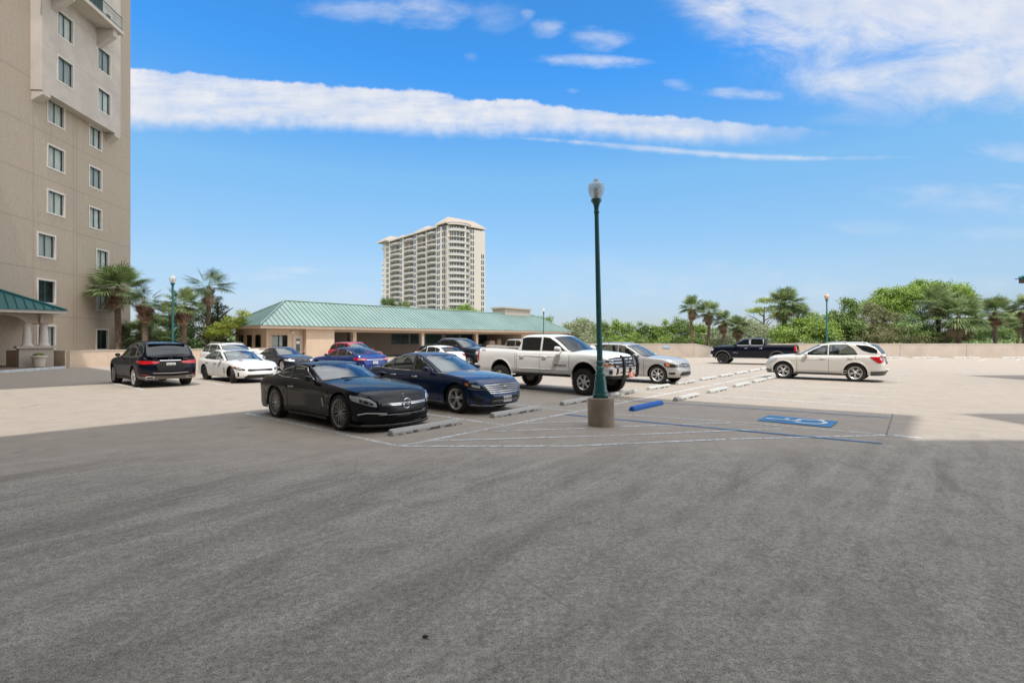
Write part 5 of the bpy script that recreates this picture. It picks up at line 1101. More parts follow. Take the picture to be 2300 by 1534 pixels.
# --- black SUV, rear view, at the left
S = dict(scaled(SUV, 4.93, 1.97, 1.74), paint=P_black, R=.385, rim=.28, tw=.29, sill=.34, wstyle='ten', rglass=M_dglass, bpillar=2.7, chromeline=.008, cr=.55, nr=3.0, inset=.02, Ra=.44,
    rx=[(0, -.12), (.12, -.02), (.4, 0), (.6, -.02), (.8, -.10), (1, -.2)],
    parts=[('R', 'tail_light', M_red, [(.38, .93, .99), (.6, .90, 1.01), (.9, .89, 1.03), (1.2, .95, 1.04), (1.32, 1.0, 1.03)], dict(off=.014, sides=(1, -1), n=14)), ('R', 'tailgate_trim', M_chrome, [(-.36, 1.015, 1.04), (.36, 1.015, 1.04)], dict(off=.02)),
        ('R', 'plate_recess', M_well, [(-.46, .68, .9), (-.40, .62, .96), (.40, .62, .96), (.46, .68, .9)], dict(off=.006)), ('R', 'bumper_trim', M_chrome, [(-.6, .55, .565), (0, .53, .55), (.6, .55, .565)], dict(off=.02, n=16)),
        ('R', 'rear_diffuser', mat('brushed_trim', (.20, .18, .165), .35, .6), [(-1.15, .34, .44), (-.7, .30, .46), (0, .32, .42), (.7, .30, .46), (1.15, .34, .44)], dict(off=.03, n=24, skirt=.06)),
        ('R', 'exhaust_tip', M_chrome, [(.56, .35, .42), (.84, .35, .42)], dict(off=.045, sides=(1, -1))), ('R', 'exhaust_pipe', M_well, [(.60, .365, .405), (.80, .365, .405)], dict(off=.052, sides=(1, -1))),
        ('R', 'reflector', M_red, [(.75, .49, .51), (1.0, .49, .51)], dict(off=.02, sides=(1, -1))), ('S', 'side_step', M_black, [(1.4, .26, .34), (3.3, .26, .34)], dict(off=.03, skirt=.08))])
car = park('suv', 'black SUV seen from behind at the left, red tail lights and roof rails', 'SUV', S, 6.62, -26.7, -1)
car.ring_emblem(1.09, .055, True, 'star', 0, .03); car.plate('72E KDL', .86, True); car.seams([1.5, 2.8, [(3.72, 1.12), (3.80, .75)]]); car.handles([(2.6, 1.02), (3.6, 1.04)]); car.mirrors(1.9, 1.14, P_black, (.12, .17, .12)); car.rails(2.4, 4.4, M_dalloy, .06)
car.crease([(1.2, .98), (2.5, 1.0), (4.4, 1.04)], None, .014)
q = MB(); p0 = Vector((-car.L/2+.02, 0, 1.22)); q.tube([p0+Vector((.0, .1, .02)), p0+Vector((.0, -.42, .05))], .014, 6); q.build('wiper', M_black, car.root)
for sg_, tx in ((.52, 'GLE 350'), (-.52, '4MATIC')): text(tx, .05, 'tailgate_lettering', M_chrome, car.root, (-car.L/2+.115, sg_, 1.085), (R_(90), 0, R_(-90)), .004, .002)
q = MB(); q.box(-car.L/2+.42, -car.L/2+.72, -.62, .62, car.rz(4.42)-.01, car.rz(4.42)+.02); q.build('roof_spoiler', P_black, car.root)
# --- white sport sedan
S = dict(scaled(SEDAN, 4.83, 1.88, 1.40), paint=P_white, fo=.85, wb=2.905, R=.345, rim=.26, wstyle='mesh', cf=.85, nf=2.5, steer=-.30, glass=M_glass, crown=.07,
    windows=[(1.6, 2.62), (2.70, 3.5), (3.54, 4.1)], rimmat=M_dalloy,
    parts=[('F', 'front_grille', mat('grille_mesh', (.01, .01, .01), .35, .3), [(-.52, .52, .58), (-.45, .50, .60), (-.15, .52, .585), (.15, .52, .585), (.45, .50, .60), (.52, .52, .58)], dict(off=.01)), ('F', 'grille_trim', M_silverp, [(-.5, .60, .61), (-.15, .585, .595), (.15, .585, .595), (.5, .60, .61)], dict(off=.018)),
        ('F', 'headlight', M_dlens, [(.62, .54, .60), (.85, .56, .66), (1.1, .62, .70), (1.22, .68, .71)], dict(off=.012, sides=(1, -1))), ('F', 'headlight_lamp', M_clear, [(.72, .57, .61), (1.0, .62, .665)], dict(off=.02, sides=(1, -1))), ('F', 'turn_signal', M_amber, [(1.08, .64, .69), (1.2, .68, .705)], dict(off=.02, sides=(1, -1))),
        ('F', 'air_intake', M_black, [(-.68, .22, .26), (-.55, .21, .36), (.55, .21, .36), (.68, .22, .26)], dict(off=.01)), ('F', 'brake_duct', M_black, [(.88, .30, .46), (.95, .28, .46)], dict(off=.01, sides=(1, -1))),
        ('S', 'fender_vent', M_black, [(1.42, .40, .60), (1.48, .38, .62)], {}), ('R', 'tail_light', M_red, [(.35, .84, .92), (1.1, .84, .92)], dict(sides=(1, -1)))])
car = park('sport_sedan', 'white four-door sport sedan with black lower intake, just right of the black SUV', 'car', S, 9.72, -22.85, 1)
car.seams([1.5, 2.66, 3.55]); car.handles([(2.48, .80), (3.38, .82)], M_chrome); car.mirrors(1.9, .95, M_chrome); car.crease([(.9, .76), (2.2, .80), (4.2, .86)])
q = MB(); rws = [[(car.L/2-d, y, car.rz(d)-.045*(y/.9)**2+.012) for y in np.linspace(-.48, .48, 9)] for d in np.linspace(2.45, 3.4, 8)]; q.grid(rws); q.build('sunroof', M_dlens, car.root, 60)
for y in (.42, -.42):
    q = MB(); q.box(car.L/2-1.25, car.L/2-.95, y-.05, y+.05, car.top(1.1)+.035, car.top(1.1)+.062); q.build('hood_vent', M_black, car.root)
def simple_front(z0=.7): return [('F', 'headlight', M_clear, [(.6, z0-.06, z0+.05), (1.15, z0, z0+.08)], dict(off=.012, sides=(1, -1))), ('F', 'front_grille', M_black, [(-.42, z0-.12, z0+.03), (.42, z0-.12, z0+.03)], dict(off=.01)),
    ('F', 'air_intake', M_black, [(-.55, .30, .42), (.55, .30, .42)], dict(off=.01)), ('R', 'tail_light', M_red, [(.5, z0+.12, z0+.26), (1.05, z0+.12, z0+.28)], dict(off=.012, sides=(1, -1)))]
def dress(car, z=.0, seams=True):
    t = car.S; a, b = t['windows'][0][1], t['windows'][-1][0]
    car.seams([t['windows'][0][0]-.08, a+.04]); car.handles([(a-.2, car.top(a)-.13)]); car.mirrors(t['windows'][0][0]+.25, car.top(2)+.01)
# --- white wagon behind
S = dict(scaled(SUV, 4.86, 1.88, 1.64), paint=P_white, windows=[(1.55, 2.60), (2.68, 3.62), (3.70, 4.5)], parts=simple_front(.76)); car = park('station_wagon', 'white wagon with silver roof rails behind the white sport sedan', 'car', S, 12.0, -29.3, 1); dress(car); car.rails(2.2, 4.3, M_silverp, .06)
# --- dark coupe
S = dict(scaled(SEDAN, 4.60, 1.80, 1.38), paint=P_ink, wstyle='ten', windows=[(1.5, 2.62), (2.68, 3.6)], parts=[('F', 'headlight', M_clear, [(.48, .58, .66), (.8, .58, .70), (1.12, .63, .72)], dict(off=.014, sides=(1, -1))), ('F', 'kidney_grille', M_black, [(.02, .54, .66), (.24, .55, .66)], dict(off=.016, sides=(1, -1))), ('F', 'grille_trim', M_chrome, [(.0, .655, .67), (.26, .655, .67)], dict(off=.022, sides=(1, -1))),
    ('F', 'air_intake', M_black, [(-.6, .26, .38), (.6, .26, .38)], dict(off=.01)), ('R', 'tail_light', M_red, [(.4, .78, .9), (1, .8, .9)], dict(sides=(1, -1)))])
car = park('coupe', 'dark navy two-door coupe facing right in front of the office window and door', 'car', S, 14.9, -29.2, 1); dress(car); car.ring_emblem(.69, .03, off=.03)
# --- bright blue hatch sedan, tail towards us
S = dict(scaled(SEDAN, 4.97, 1.96, 1.45), paint=P_blue, R=.35, roof=[(1.35, .93), (1.75, 1.12), (2.15, 1.30), (2.6, 1.42), (3.0, 1.45), (3.4, 1.42), (3.9, 1.30), (4.4, 1.13), (4.7, 1.02)], rscreen=(3.15, 4.45), wscreen=(1.42, 2.5), dend=3.0, windows=[(1.65, 2.7), (2.78, 3.6), (3.64, 4.1)], chromeline=.01, kr=.05,
    parts=[('R', 'tail_light', M_red, [(.48, .80, .86), (.7, .77, .90), (1.0, .78, .92), (1.25, .84, .91)], dict(off=.014, sides=(1, -1))), ('R', 'tail_lamp_lens', M_clear, [(.6, .81, .845), (.95, .82, .855)], dict(off=.02, sides=(1, -1))), ('R', 'tailgate_trim', M_chrome, [(-.5, .80, .825), (.5, .80, .825)], dict(off=.02)), ('F', 'headlight', M_clear, [(.6, .6, .68), (1.15, .68, .74)], dict(sides=(1, -1)))])
car = park('hatchback_sedan', 'bright blue fastback sedan seen from behind between the black coupe and the office', 'car', S, 15.4, -26.0, -1); dress(car); car.plate('BLU 52', .66, True)
# --- red SUV
S = dict(scaled(SUV, 4.57, 1.85, 1.66), paint=P_red, parts=simple_front(.78), rglass=M_dglass, bpillar=2.6); car = park('suv', 'red compact SUV behind the bright blue sedan, beside the carport opening', 'SUV', S, 20.0, -29.4, 1); dress(car); car.rails(2.2, 4.0, M_silverp)
# --- white hatch, tail towards us
S = dict(scaled(SEDAN, 4.45, 1.82, 1.47), paint=P_white, roof=[(1.2, .95), (1.6, 1.16), (2.0, 1.36), (2.4, 1.46), (2.8, 1.48), (3.3, 1.44), (3.75, 1.34), (4.05, 1.18), (4.3, 1.02)], rscreen=(3.62, 4.15), wscreen=(1.26, 2.2), dtop=2.3, dend=3.4, windows=[(1.45, 2.4), (2.48, 3.2), (3.24, 3.6)], cabrange=(1.3, 4.1), parts=simple_front(.72)+[('R', 'brake_light', M_red, [(-.1, 1.01, 1.02), (.1, 1.01, 1.02)], {})])
car = park('hatchback', 'white hatchback seen from behind above the roof of the dark blue sedan', 'car', S, 21.2, -25.6, -1); dress(car)
q = MB(); q.box(-car.L/2+.64, -car.L/2+.70, -.16, .16, car.rz(3.78)-.0, car.rz(3.78)+.03); q.build('brake_light', M_red, car.root)
# --- navy pickup
S = dict(scaled(TRUCK, 5.9, 2.03, 1.90), paint=P_ink, wstyle='six', parts=[('F', 'headlight', M_clear, [(.7, .9, 1.1), (1.14, .9, 1.1)], dict(sides=(1, -1))), ('F', 'front_grille', M_chrome, [(-.62, .8, 1.08), (.62, .8, 1.08)], {}), ('R', 'tail_light', M_red, [(.86, 1.0, 1.3), (1.1, 1.0, 1.3)], dict(sides=(1, -1)))])
car = park('pickup_truck', 'navy pickup partly hidden behind the tailgate of the lifted white pickup', 'pickup truck', S, 23.7, -22.7, 1); car.seams([[(1.6, .6), (1.6, 1.3)], [(2.86, .6), (2.86, 1.3)]]); car.mirrors(1.95, 1.33, P_ink, (.13, .2, .14), .04)
text('F-150', .11, 'fender_lettering', M_chrome, car.root, (car.L/2-1.45, -(car.side(1.45, 1.1)+.006), 1.12), (R_(90), 0, 0), .002, .005)
# --- tan pickup
S = dict(scaled(TRUCK, 5.8, 2.0, 1.88), paint=P_tan, parts=[('F', 'headlight', M_clear, [(.7, .9, 1.1), (1.14, .9, 1.1)], dict(sides=(1, -1))), ('R', 'tail_light', M_red, [(.84, .98, 1.34), (1.12, 1.0, 1.32)], dict(sides=(1, -1), off=.014))])
car = park('pickup_truck', 'tan pickup in front of the cloth-covered carts, above the bed of the white pickup', 'pickup truck', S, 30.2, -22.6, 1); car.seams([[(1.6, .6), (1.6, 1.3)], [(2.86, .6), (2.86, 1.3)]]); car.mirrors(1.95, 1.31, P_tan, (.12, .18, .13), .04)
# --- dark big SUV and silver SUV under the carport
S = dict(scaled(SUV, 5.2, 2.0, 1.93), paint=P_char, glass=M_dglass, parts=simple_front(.85), seats=False); car = park('suv', 'charcoal full-size SUV by the carport, behind the white hatchback', 'SUV', S, 28.3, -32.3, -1); dress(car); car.rails(2.2, 4.4, M_silverp)
S = dict(scaled(SUV, 4.7, 1.85, 1.72), paint=P_silver, glass=M_dglass, parts=simple_front(.78)); car = park('suv', 'silver SUV parked inside the carport behind the red SUV', 'SUV', S, 29.8, -45.2, 1); dress(car); car.rails(2.2, 4.0, M_silverp)
# ------------------------------------------------------------------ lamps
M_green = mat('green_lamp_paint', (.014, .135, .135), .32, 0, .5, var=.15, vscale=2)
def globe_mat():
    m = bpy.data.materials.new('lamp_globe_glass'); m.use_nodes = True; t = NT(m.node_tree); t.n.clear()
    co = t.new('ShaderNodeTexCoord').outputs['Object']; n = t.noise(t.mapping(co, (1, 1, 1)), 90, 2, .5)
    d = t.new('ShaderNodeBsdfPrincipled'); d.inputs['Base Color'].default_value = (.85, .83, .76, 1); d.inputs['Roughness'].default_value = .2
    bn = t.new('ShaderNodeBump'); bn.inputs['Strength'].default_value = .5; bn.inputs['Distance'].default_value = .01; t.l.new(n, bn.inputs['Height']); t.l.new(bn.outputs[0], d.inputs['Normal'])
    tr = t.new('ShaderNodeBsdfTransparent'); tr.inputs[0].default_value = (.92, .92, .9, 1); mx = t.new('ShaderNodeMixShader'); mx.inputs[0].default_value = .55
    t.l.new(d.outputs[0], mx.inputs[1]); t.l.new(tr.outputs[0], mx.inputs[2]); o = t.new('ShaderNodeOutputMaterial'); t.l.new(mx.outputs[0], o.inputs[0]); return m
M_globe = globe_mat(); M_peach = mat('amber_globe', (.62, .46, .33), .35)
def make_lamp(loc, label, base=True, lean=0.0, globe=None, z0=.59):
    r = thing('street_lamp', label, 'street lamp', loc, 0, 'globe street lamps'); r.rotation_euler = (0, lean, 0)
    if base:
        q = MB(); q.lathe([(.285, 0), (.28, .02), (.28, .575), (.27, .59)], 40); q.build('concrete_base', M_conc, r, 40)
    q = MB(); q.lathe([(.165, z0), (.17, z0+.02), (.165, z0+.07), (.15, z0+.09), (.155, z0+.11), (.15, z0+.14), (.135, z0+.17), (.125, z0+.28), (.12, z0+.36), (.105, z0+.43), (.095, z0+.45), (.11, z0+.47), (.11, z0+.50), (.085, z0+.53), (.075, z0+.58), (.085, z0+.62), (.095, z0+.64), (.07, z0+.67), (.065, z0+.70), (.08, z0+.73), (.082, z0+.76), (.066, z0+.78)], 28); ob_ = q.build('ornamental_base', M_green, r, 40)
    q = MB()
    for a in (.6, 2.2, 3.8, 5.3): q.lathe([(.016, z0+.01), (.016, z0+.035), (.009, z0+.036), (.009, z0+.05)], 6, lambda x, y, z, a=a: (x+.195*math.cos(a), y+.195*math.sin(a), z))
    if base: q.build('anchor_bolts', M_dalloy, ob_)
    q = MB(); rows = []
    for z, rr in ((z0+.775, .062), (4.53, .046)): rows.append([((rr*(1-.07*(j % 2)))*math.cos(2*math.pi*j/32), (rr*(1-.07*(j % 2)))*math.sin(2*math.pi*j/32), z) for j in range(32)])
    q.grid(rows, True); q.build('pole', M_green, r, 20)
    q = MB(); q.lathe([(.05, 4.50), (.062, 4.52), (.062, 4.54), (.05, 4.56), (.052, 4.62), (.07, 4.70), (.10, 4.755), (.115, 4.76), (.115, 4.80), (.10, 4.81)], 24); q.build('globe_fitter', M_green, r, 40)
    q = MB(); q.lathe([(.092, 4.81), (.125, 4.86), (.16, 4.94), (.172, 5.02), (.168, 5.08), (.145, 5.13), (.09, 5.155), (.06, 5.165), (.055, 5.19), (.058, 5.21), (.04, 5.235), (.02, 5.26), (.004, 5.27)], 28, None, cap=False); gl = q.build('lamp_globe', globe or M_globe, r, 60)
    q = MB(); q.lathe([(.04, 4.80), (.045, 4.9), (.05, 5.0), (.03, 5.06)], 12); q.build('bulb', mat('bulb_glass', (.55, .50, .42), .4), gl, 60); return r
make_lamp((1.90, 10.9, 0), 'tall green globe lamp on a round concrete base in the foreground', True, -.022)
make_lamp((wx(388, 27), 27.0, 0), 'green globe lamp at the left rising behind the black SUV')
make_lamp((wx(1221, 56), 56.0, 0), 'slim green lamp in front of the right end of the green roof')
make_lamp((wx(1857, 38), 38.0, 0), 'green lamp with peach globe rising behind the pearl white SUV', True, 0, M_peach)
make_lamp((wx(1561, 78), 78.0, -2.6), 'small lamp top showing above the corner of the far wall, before the palms', False)
make_lamp((wx(1723.5, 60), 60.0, -2.52), 'small lamp top behind the bed of the black pickup', False)
# ------------------------------------------------------------------ unseen neighbours that cast the shade, and slabs added to shape its outline
M_cond = stucco('condo_stucco', (.20, .18, .155))
def slab_tower(name, label, pts, h, fl=3.4):
    r = thing(name, label, 'building', (pts[0].x, pts[0].y, 0)); o = Vector((pts[0].x, pts[0].y, 0)); P = [tuple((p-o)[:2]) for p in pts]; q = MB(); q.prism(P, -3, h); q.build('wall', M_cond, r)
    q = MB()
    for a, b in zip(pts, pts[1:]+pts[:1]):
        d = (b-a); L = d.length; d.normalize(); n = Vector((d.y, -d.x, 0)); x = 2
        while x < L-2.5:
            z = 1.2
            while z < h-2.5:
                c = a-o+d*x+n*.02; q.quad(c+Vector((0, 0, z)), c+d*1.7+Vector((0, 0, z)), c+d*1.7+Vector((0, 0, z+1.8)), c+Vector((0, 0, z+1.8))); z += fl
            x += 4.2
    w_ = q.build('windows', M_fwin, r); w_['kind'] = 'stuff'; return r
hB = 30.0; off = Vector((-sd.x, -sd.y, 0))*(hB/sd.z)
def P2(x, y): return Vector((x, y, 0))-off
yf_ = 9.3-(-sd.y)*28.5/sd.z
slab_tower('apartment_tower', 'stucco apartment tower just behind the camera whose shade covers the foreground', [Vector((27, yf_, 0)), Vector((-42, yf_, 0)), Vector((-42, yf_-20, 0)), Vector((27, yf_-20, 0))][::-1], 28.49)
def make_shade_slab(name, label, pts, z0, z1):  # thin unseen slab, added only to shape the shade on the ground
    o = pts[0]; r = thing(name, label, 'roof', (o.x, o.y, 0)); q = MB(); q.prism([tuple((p-o)[:2]) for p in pts], z0, z1); q.build('shade_deck', M_cond, r); return r
make_shade_slab('shade_slab', 'broad unseen slab added high overhead to shape the foreground shade', [P2(-1.2, 19.65), P2(-1.2, 19.65)-U*36, P2(-22, -12), P2(7, 5), P2(7.2, 9.43), P2(9.68, 12.3)], 29.8, 30)  # added slab, its outline drawn from the edge of the foreground shade
C4 = P2(-14.67, 23.5)-U*.7; rr_ = make_shade_slab('shade_slab', 'unseen slab added high at the left to shape the band of shade there', [C4, C4-V*27, C4-V*27-U*26, C4-U*26], 29.8, 30)  # second added slab, casts the separate band of shade at the left
q = MB(); c_ = -U*22; q.prism([tuple((c_-V*2)[:2]), tuple((c_-V*24)[:2]), tuple((c_-V*24-U*3)[:2]), tuple((c_-V*2-U*3)[:2])], -3, 29.79); q.build('slab_support', M_cond, rr_)  # unseen wall added to hold up the left slab
# shadow wedges at the right come from hip-roofed neighbours just out of frame
rc = AT(2288, 627, 23.8); r = thing('canopy', 'teal-roofed canopy whose dark eave corner just enters at the right edge', 'building', (rc.x, rc.y, 0))
hip_roof(r, Vector((0, 0, 0)), Vector((.998, .06, 0)), Vector((.06, -.998, 0)), 9, 6, rc.z, rc.z+1.4, M_roofteal, M_seam, .6, .2, mat('dark_soffit', (.12, .11, .10), .8))
for a, b in ((1.2, 1.2), (7.8, 1.2), (1.2, 4.8), (7.8, 4.8)):
    q = MB(); q.box(a-.2, a+.2, -b-.2, -b+.2, 0, rc.z-.2); q.build('canopy_post', M_trim, r)
wc = P2(10.96, 12.6); slab_tower('apartment_tower', 'stucco stair tower behind the camera at the right', [wc, Vector((wc.x, yf_+.02, 0)), Vector((wc.x+22, yf_+.02, 0)), wc+Vector((22, .2, 0))], hB)
# ------------------------------------------------------------------ distant condominium tower
Dd_ = Vector((-.654, .756, 0)); Nd = Vector((-.756, -.654, 0)); Ed = -Nd
DO = Vector(((1003-CX)/F*262, 262, 0)); con = thing('condominium_tower', 'distant cream high-rise with stacked white balconies and tan hip roofs', 'building', tuple(DO))
M_cwall = mat('cream_concrete', (.56, .51, .445), .85, var=.03); M_cwhite = mat('white_balcony', (.64, .62, .59), .8); M_croof = mat('tan_tile_roof', (.33, .285, .245), .85); M_rail = mat('grey_railing', (.43, .42, .40), .8); M_crec = mat('recess_wall', (.50, .465, .41), .85)
def T3(s_, t_, z): return tuple(Dd_*s_+Ed*t_+Vector((0, 0, z)))
def sp_px(px, t_=0.0):
    O = DO+Ed*t_; k = (px-CX)/F; return (O.x-k*O.y)/(k*Dd_.y-Dd_.x)
Hc = AT(1003, 503, 262).z; fh = 3.18; Lc = sp_px(857); floors = [Hc-fh*(i+1) for i in range(20)]; zlow = -3.2
q = MB(); q.box(3.2, Lc-3, 2.2, 24.5, zlow, Hc-.6, T3); q.build('wall', M_crec, con)
q = MB(); q.box(-.0, 3.2, 0.8, 25, zlow, Hc-.6, T3); q.box(3.2, Lc-3, 24.5, 25, zlow, Hc-.6, T3); q.build('end_wall', M_cwall, con)
cols = [('W', 1000, 993), ('W', 988, 981), ('B', 979, 958), ('B', 956, 936), ('W', 934, 930), ('B', 929, 907), ('W', 903, 899), ('B', 898, 876), ('W', 873, 868)]
seg = [(sp_px(a), sp_px(b), k_) for k_, a, b in cols]
# solid piers between balcony bays
bays = [(a, b) for a, b, k_ in seg if k_ == 'B']; edges = [0]; 
for a, b in bays: edges += [a, b]
edges.append(Lc-3.0)
for i in range(0, len(edges), 2):
    q = MB(); q.box(edges[i]+(.0 if i else 3.2), edges[i+1], 0.0, 2.19, zlow, Hc-.6, T3) if edges[i+1] > edges[i]+(.0 if i else 3.2)+.2 else None
    if q.v: q.build('pier', M_cwall, con)
cnt = [0]; rest = MB()
def farwin(s0, s1, t_, z0, z1, mull=0):
    if cnt[0] < 100:
        q = MB(); q.box(s0, s1, t_-.06, t_-.01, z0, z1, T3); q.build('window', M_fwin, con)
    else: rest.box(s0, s1, t_-.06, t_-.01, z0, z1, T3)
    cnt[0] += 1
for i, z in enumerate(floors):
    if z < 8: continue
    q = MB(); q.box(3.2, Lc-3.0, -.06, 2.18, z-.17, z+.17, T3)
    q.build('floor_slab', M_cwhite, con)
    for a, b, k_ in seg:
        if k_ == 'B':
            tall = i in (1,) and (a+b) > 0
            if not tall:
                q = MB(); bow = .9; rows = []
                for zz in (z+.18, z+1.15): rows.append([T3(a+(b-a)*u_, -.12-bow*math.sin(math.pi*u_), zz) for u_ in np.linspace(0, 1, 9)])
                q.grid(rows, flip=True); q.add([p for p in rows[0]]+[T3(a+(b-a)*u_, 0, z+.18) for u_ in np.linspace(1, 0, 9)], [tuple(range(18))]); q.build('balcony', M_rail, con)
            n = 5; ww = (b-a)*.62/n; s_ = a+(b-a)*.12
            q_ = [farwin(s_+j*(ww+.25), s_+j*(ww+.25)+ww, 2.19, z+.3, z+2.55) for j in (0, 1, 2, 3)] if z > 14 else None
        elif z > 14:
            ww = (b-a); farwin(a+.05, a+ww*.42, -.0, z+.55, z+2.7); farwin(a+ww*.58, b-.05, -.0, z+.55, z+2.7)
# end bay, rounded
bc, br = 7.6, 6.6
for i, z in enumerate(floors):
    if z < 8: continue
    q = MB(); arcp = [(-4.2*math.sin(a), bc-br*math.cos(a)) for a in np.linspace(0, math.pi, 19)]
    q.prism([(x, y) for x, y in arcp], z-.16, z+.16, T3); q.build('floor_slab', M_cwhite, con)
    q = MB(); rows = [[T3(x*1.0, y, zz) for x, y in arcp] for zz in (z+.17, z+1.12)]; q.grid(rows); 
    if i != 1: q.build('balcony', M_rail, con)
    for j in range(9):
        a0, a1 = math.pi*(j+.15)/9, math.pi*(j+.75)/9; P = [(-2.2*math.sin(a), bc-(br-1.2)*math.cos(a)) for a in (a0, a1)]
        rest.add([T3(P[0][0]-.1, P[0][1], z+.3), T3(P[1][0]-.1, P[1][1], z+.3), T3(P[1][0]-.1, P[1][1], z+2.7), T3(P[0][0]-.1, P[0][1], z+2.7)], [(0, 1, 2, 3)])
    for (t0, t1) in ((15.1, 16.0), (16.5, 17.4)) + (((22.3, 23.0), (23.4, 24.1)) if i > 3 else ()):
        rest.box(-.07, -.01, t0, t1, z+.5, z+2.7, T3)
q = MB(); q.prism([(-2.2*math.sin(a), bc-(br-1.2)*math.cos(a)) for a in np.linspace(0, math.pi, 19)], zlow, Hc-.7, T3); q.build('bay_wall', M_crec, con)
q = MB(); q.box(-3.9, -3.0, bc+1.2, bc+1.9, zlow, Hc-.6, T3); q.build('bay_pier', M_cwhite, con)
rw_ = rest.build('windows', M_fwin, con); rw_['kind'] = 'stuff'
# roofs
def tent(s0, s1, t0, t1, ze, zr, ov=.9, lb='roof'):
    q = MB(); A = [T3(s0-ov, t0-ov, ze), T3(s1+ov, t0-ov, ze), T3(s1+ov, t1+ov, ze), T3(s0-ov, t1+ov, ze)]; k = min(s1-s0, t1-t0)*.42; 
    B = [T3(s0+k, t0+k, zr), T3(s1-k, t0+k, zr), T3(s1-k, t1-k, zr), T3(s0+k, t1-k, zr)]; q.add(A+B, [(0, 1, 5, 4), (1, 2, 6, 5), (2, 3, 7, 6), (3, 0, 4, 7), (4, 5, 6, 7)]); q.build(lb, M_croof, con)
    q = MB(); q.box(s0-ov, s1+ov, t0-ov, t1+ov, ze-.75, ze-.03, T3); q.build('cornice', M_cwall, con)
tent(.6, 9.5, .2, 24.4, Hc+1.2, Hc+5.0, .9); q = MB(); q.prism([(-4.4*math.sin(a), bc-(br+.4)*math.cos(a)) for a in np.linspace(0, math.pi, 19)], Hc-.3, Hc+.75, T3); q.build('bay_cornice', M_cwall, con); q = MB(); ap = [(-4.6*math.sin(a), bc-(br+.6)*math.cos(a)) for a in np.linspace(0, math.pi, 19)]; q.add([T3(x, y, Hc+.78) for x, y in ap]+[T3(4.0, bc, Hc+4.2)], [(i, i+1, 19) for i in range(18)]); q.build('bay_roof', M_croof, con); q = MB(); q.box(8, Lc-1, -.9, 25, Hc-.55, Hc+.3, T3); q.build('cornice', M_cwall, con)
tent(sp_px(952), sp_px(930), 1, 13, Hc+1.0, Hc+4.2, .8); tent(sp_px(985), sp_px(965), 5, 13, Hc+.8, Hc+2.8, .6); tent(sp_px(896), sp_px(882), 1, 11, Hc+.8, Hc+3.0, .8); tent(Lc-9, Lc, -.8, 24, Hc+.9, Hc+4.4, 1.6)
for i, z in enumerate(floors):
    if z < 10: continue
    q = MB(); q.box(Lc-3.0, Lc+1.2, .5, 9, z-.17, z+.17, T3); q.box(Lc+1.0, Lc+1.2, .5, 9, z+.17, z+1.1, T3); q.box(Lc-3, Lc+1.2, .4, .5, z+.17, z+1.1, T3)
    if i not in (1, 2): q.build('corner_balcony', M_cwhite, con)
q = MB(); q.box(Lc-.9, Lc-.4, 1, 1.5, zlow, Hc-.6, T3); q.build('corner_column', M_cwhite, con)
# ------------------------------------------------------------------ vegetation
rng = np.random.default_rng(7)
def fast_mesh(name, V_, Fq, m, parent=None, tri=False, smooth=False):
    me = bpy.data.meshes.new(name); nv = len(V_); k = 3 if tri else 4; nf = len(Fq)
    me.vertices.add(nv); me.vertices.foreach_set('co', np.asarray(V_, np.float32).ravel()); me.loops.add(nf*k); me.loops.foreach_set('vertex_index', np.asarray(Fq, np.int32).ravel())
    me.polygons.add(nf); me.polygons.foreach_set('loop_start', np.arange(0, nf*k, k, dtype=np.int32)); me.polygons.foreach_set('loop_total', np.full(nf, k, np.int32)); me.update(calc_edges=True)
    me.materials.append(m); o = bpy.data.objects.new(name, me); C.objects.link(o); o.parent = parent
    return o
M_palm = leafmat('palm_leaf', (.10, .165, .055), (.24, .31, .13), (.40, .42, .24), .45, .25); M_palmd = leafmat('dark_palm_leaf', (.05, .10, .045), (.13, .20, .09), (.26, .30, .16), .4, .2); M_dead = leafmat('dead_frond', (.20, .14, .08), (.34, .27, .17), None, .8, .2)
M_boot = leafmat('palm_boot', (.13, .08, .055), (.36, .24, .175), None, .9, .0); M_trunk = mat('palm_trunk', (.16, .11, .08), .95, var=.35, vscale=5, bump=.6, bscale=14); M_bark = mat('bark', (.11, .085, .065), .95, var=.3, vscale=4)
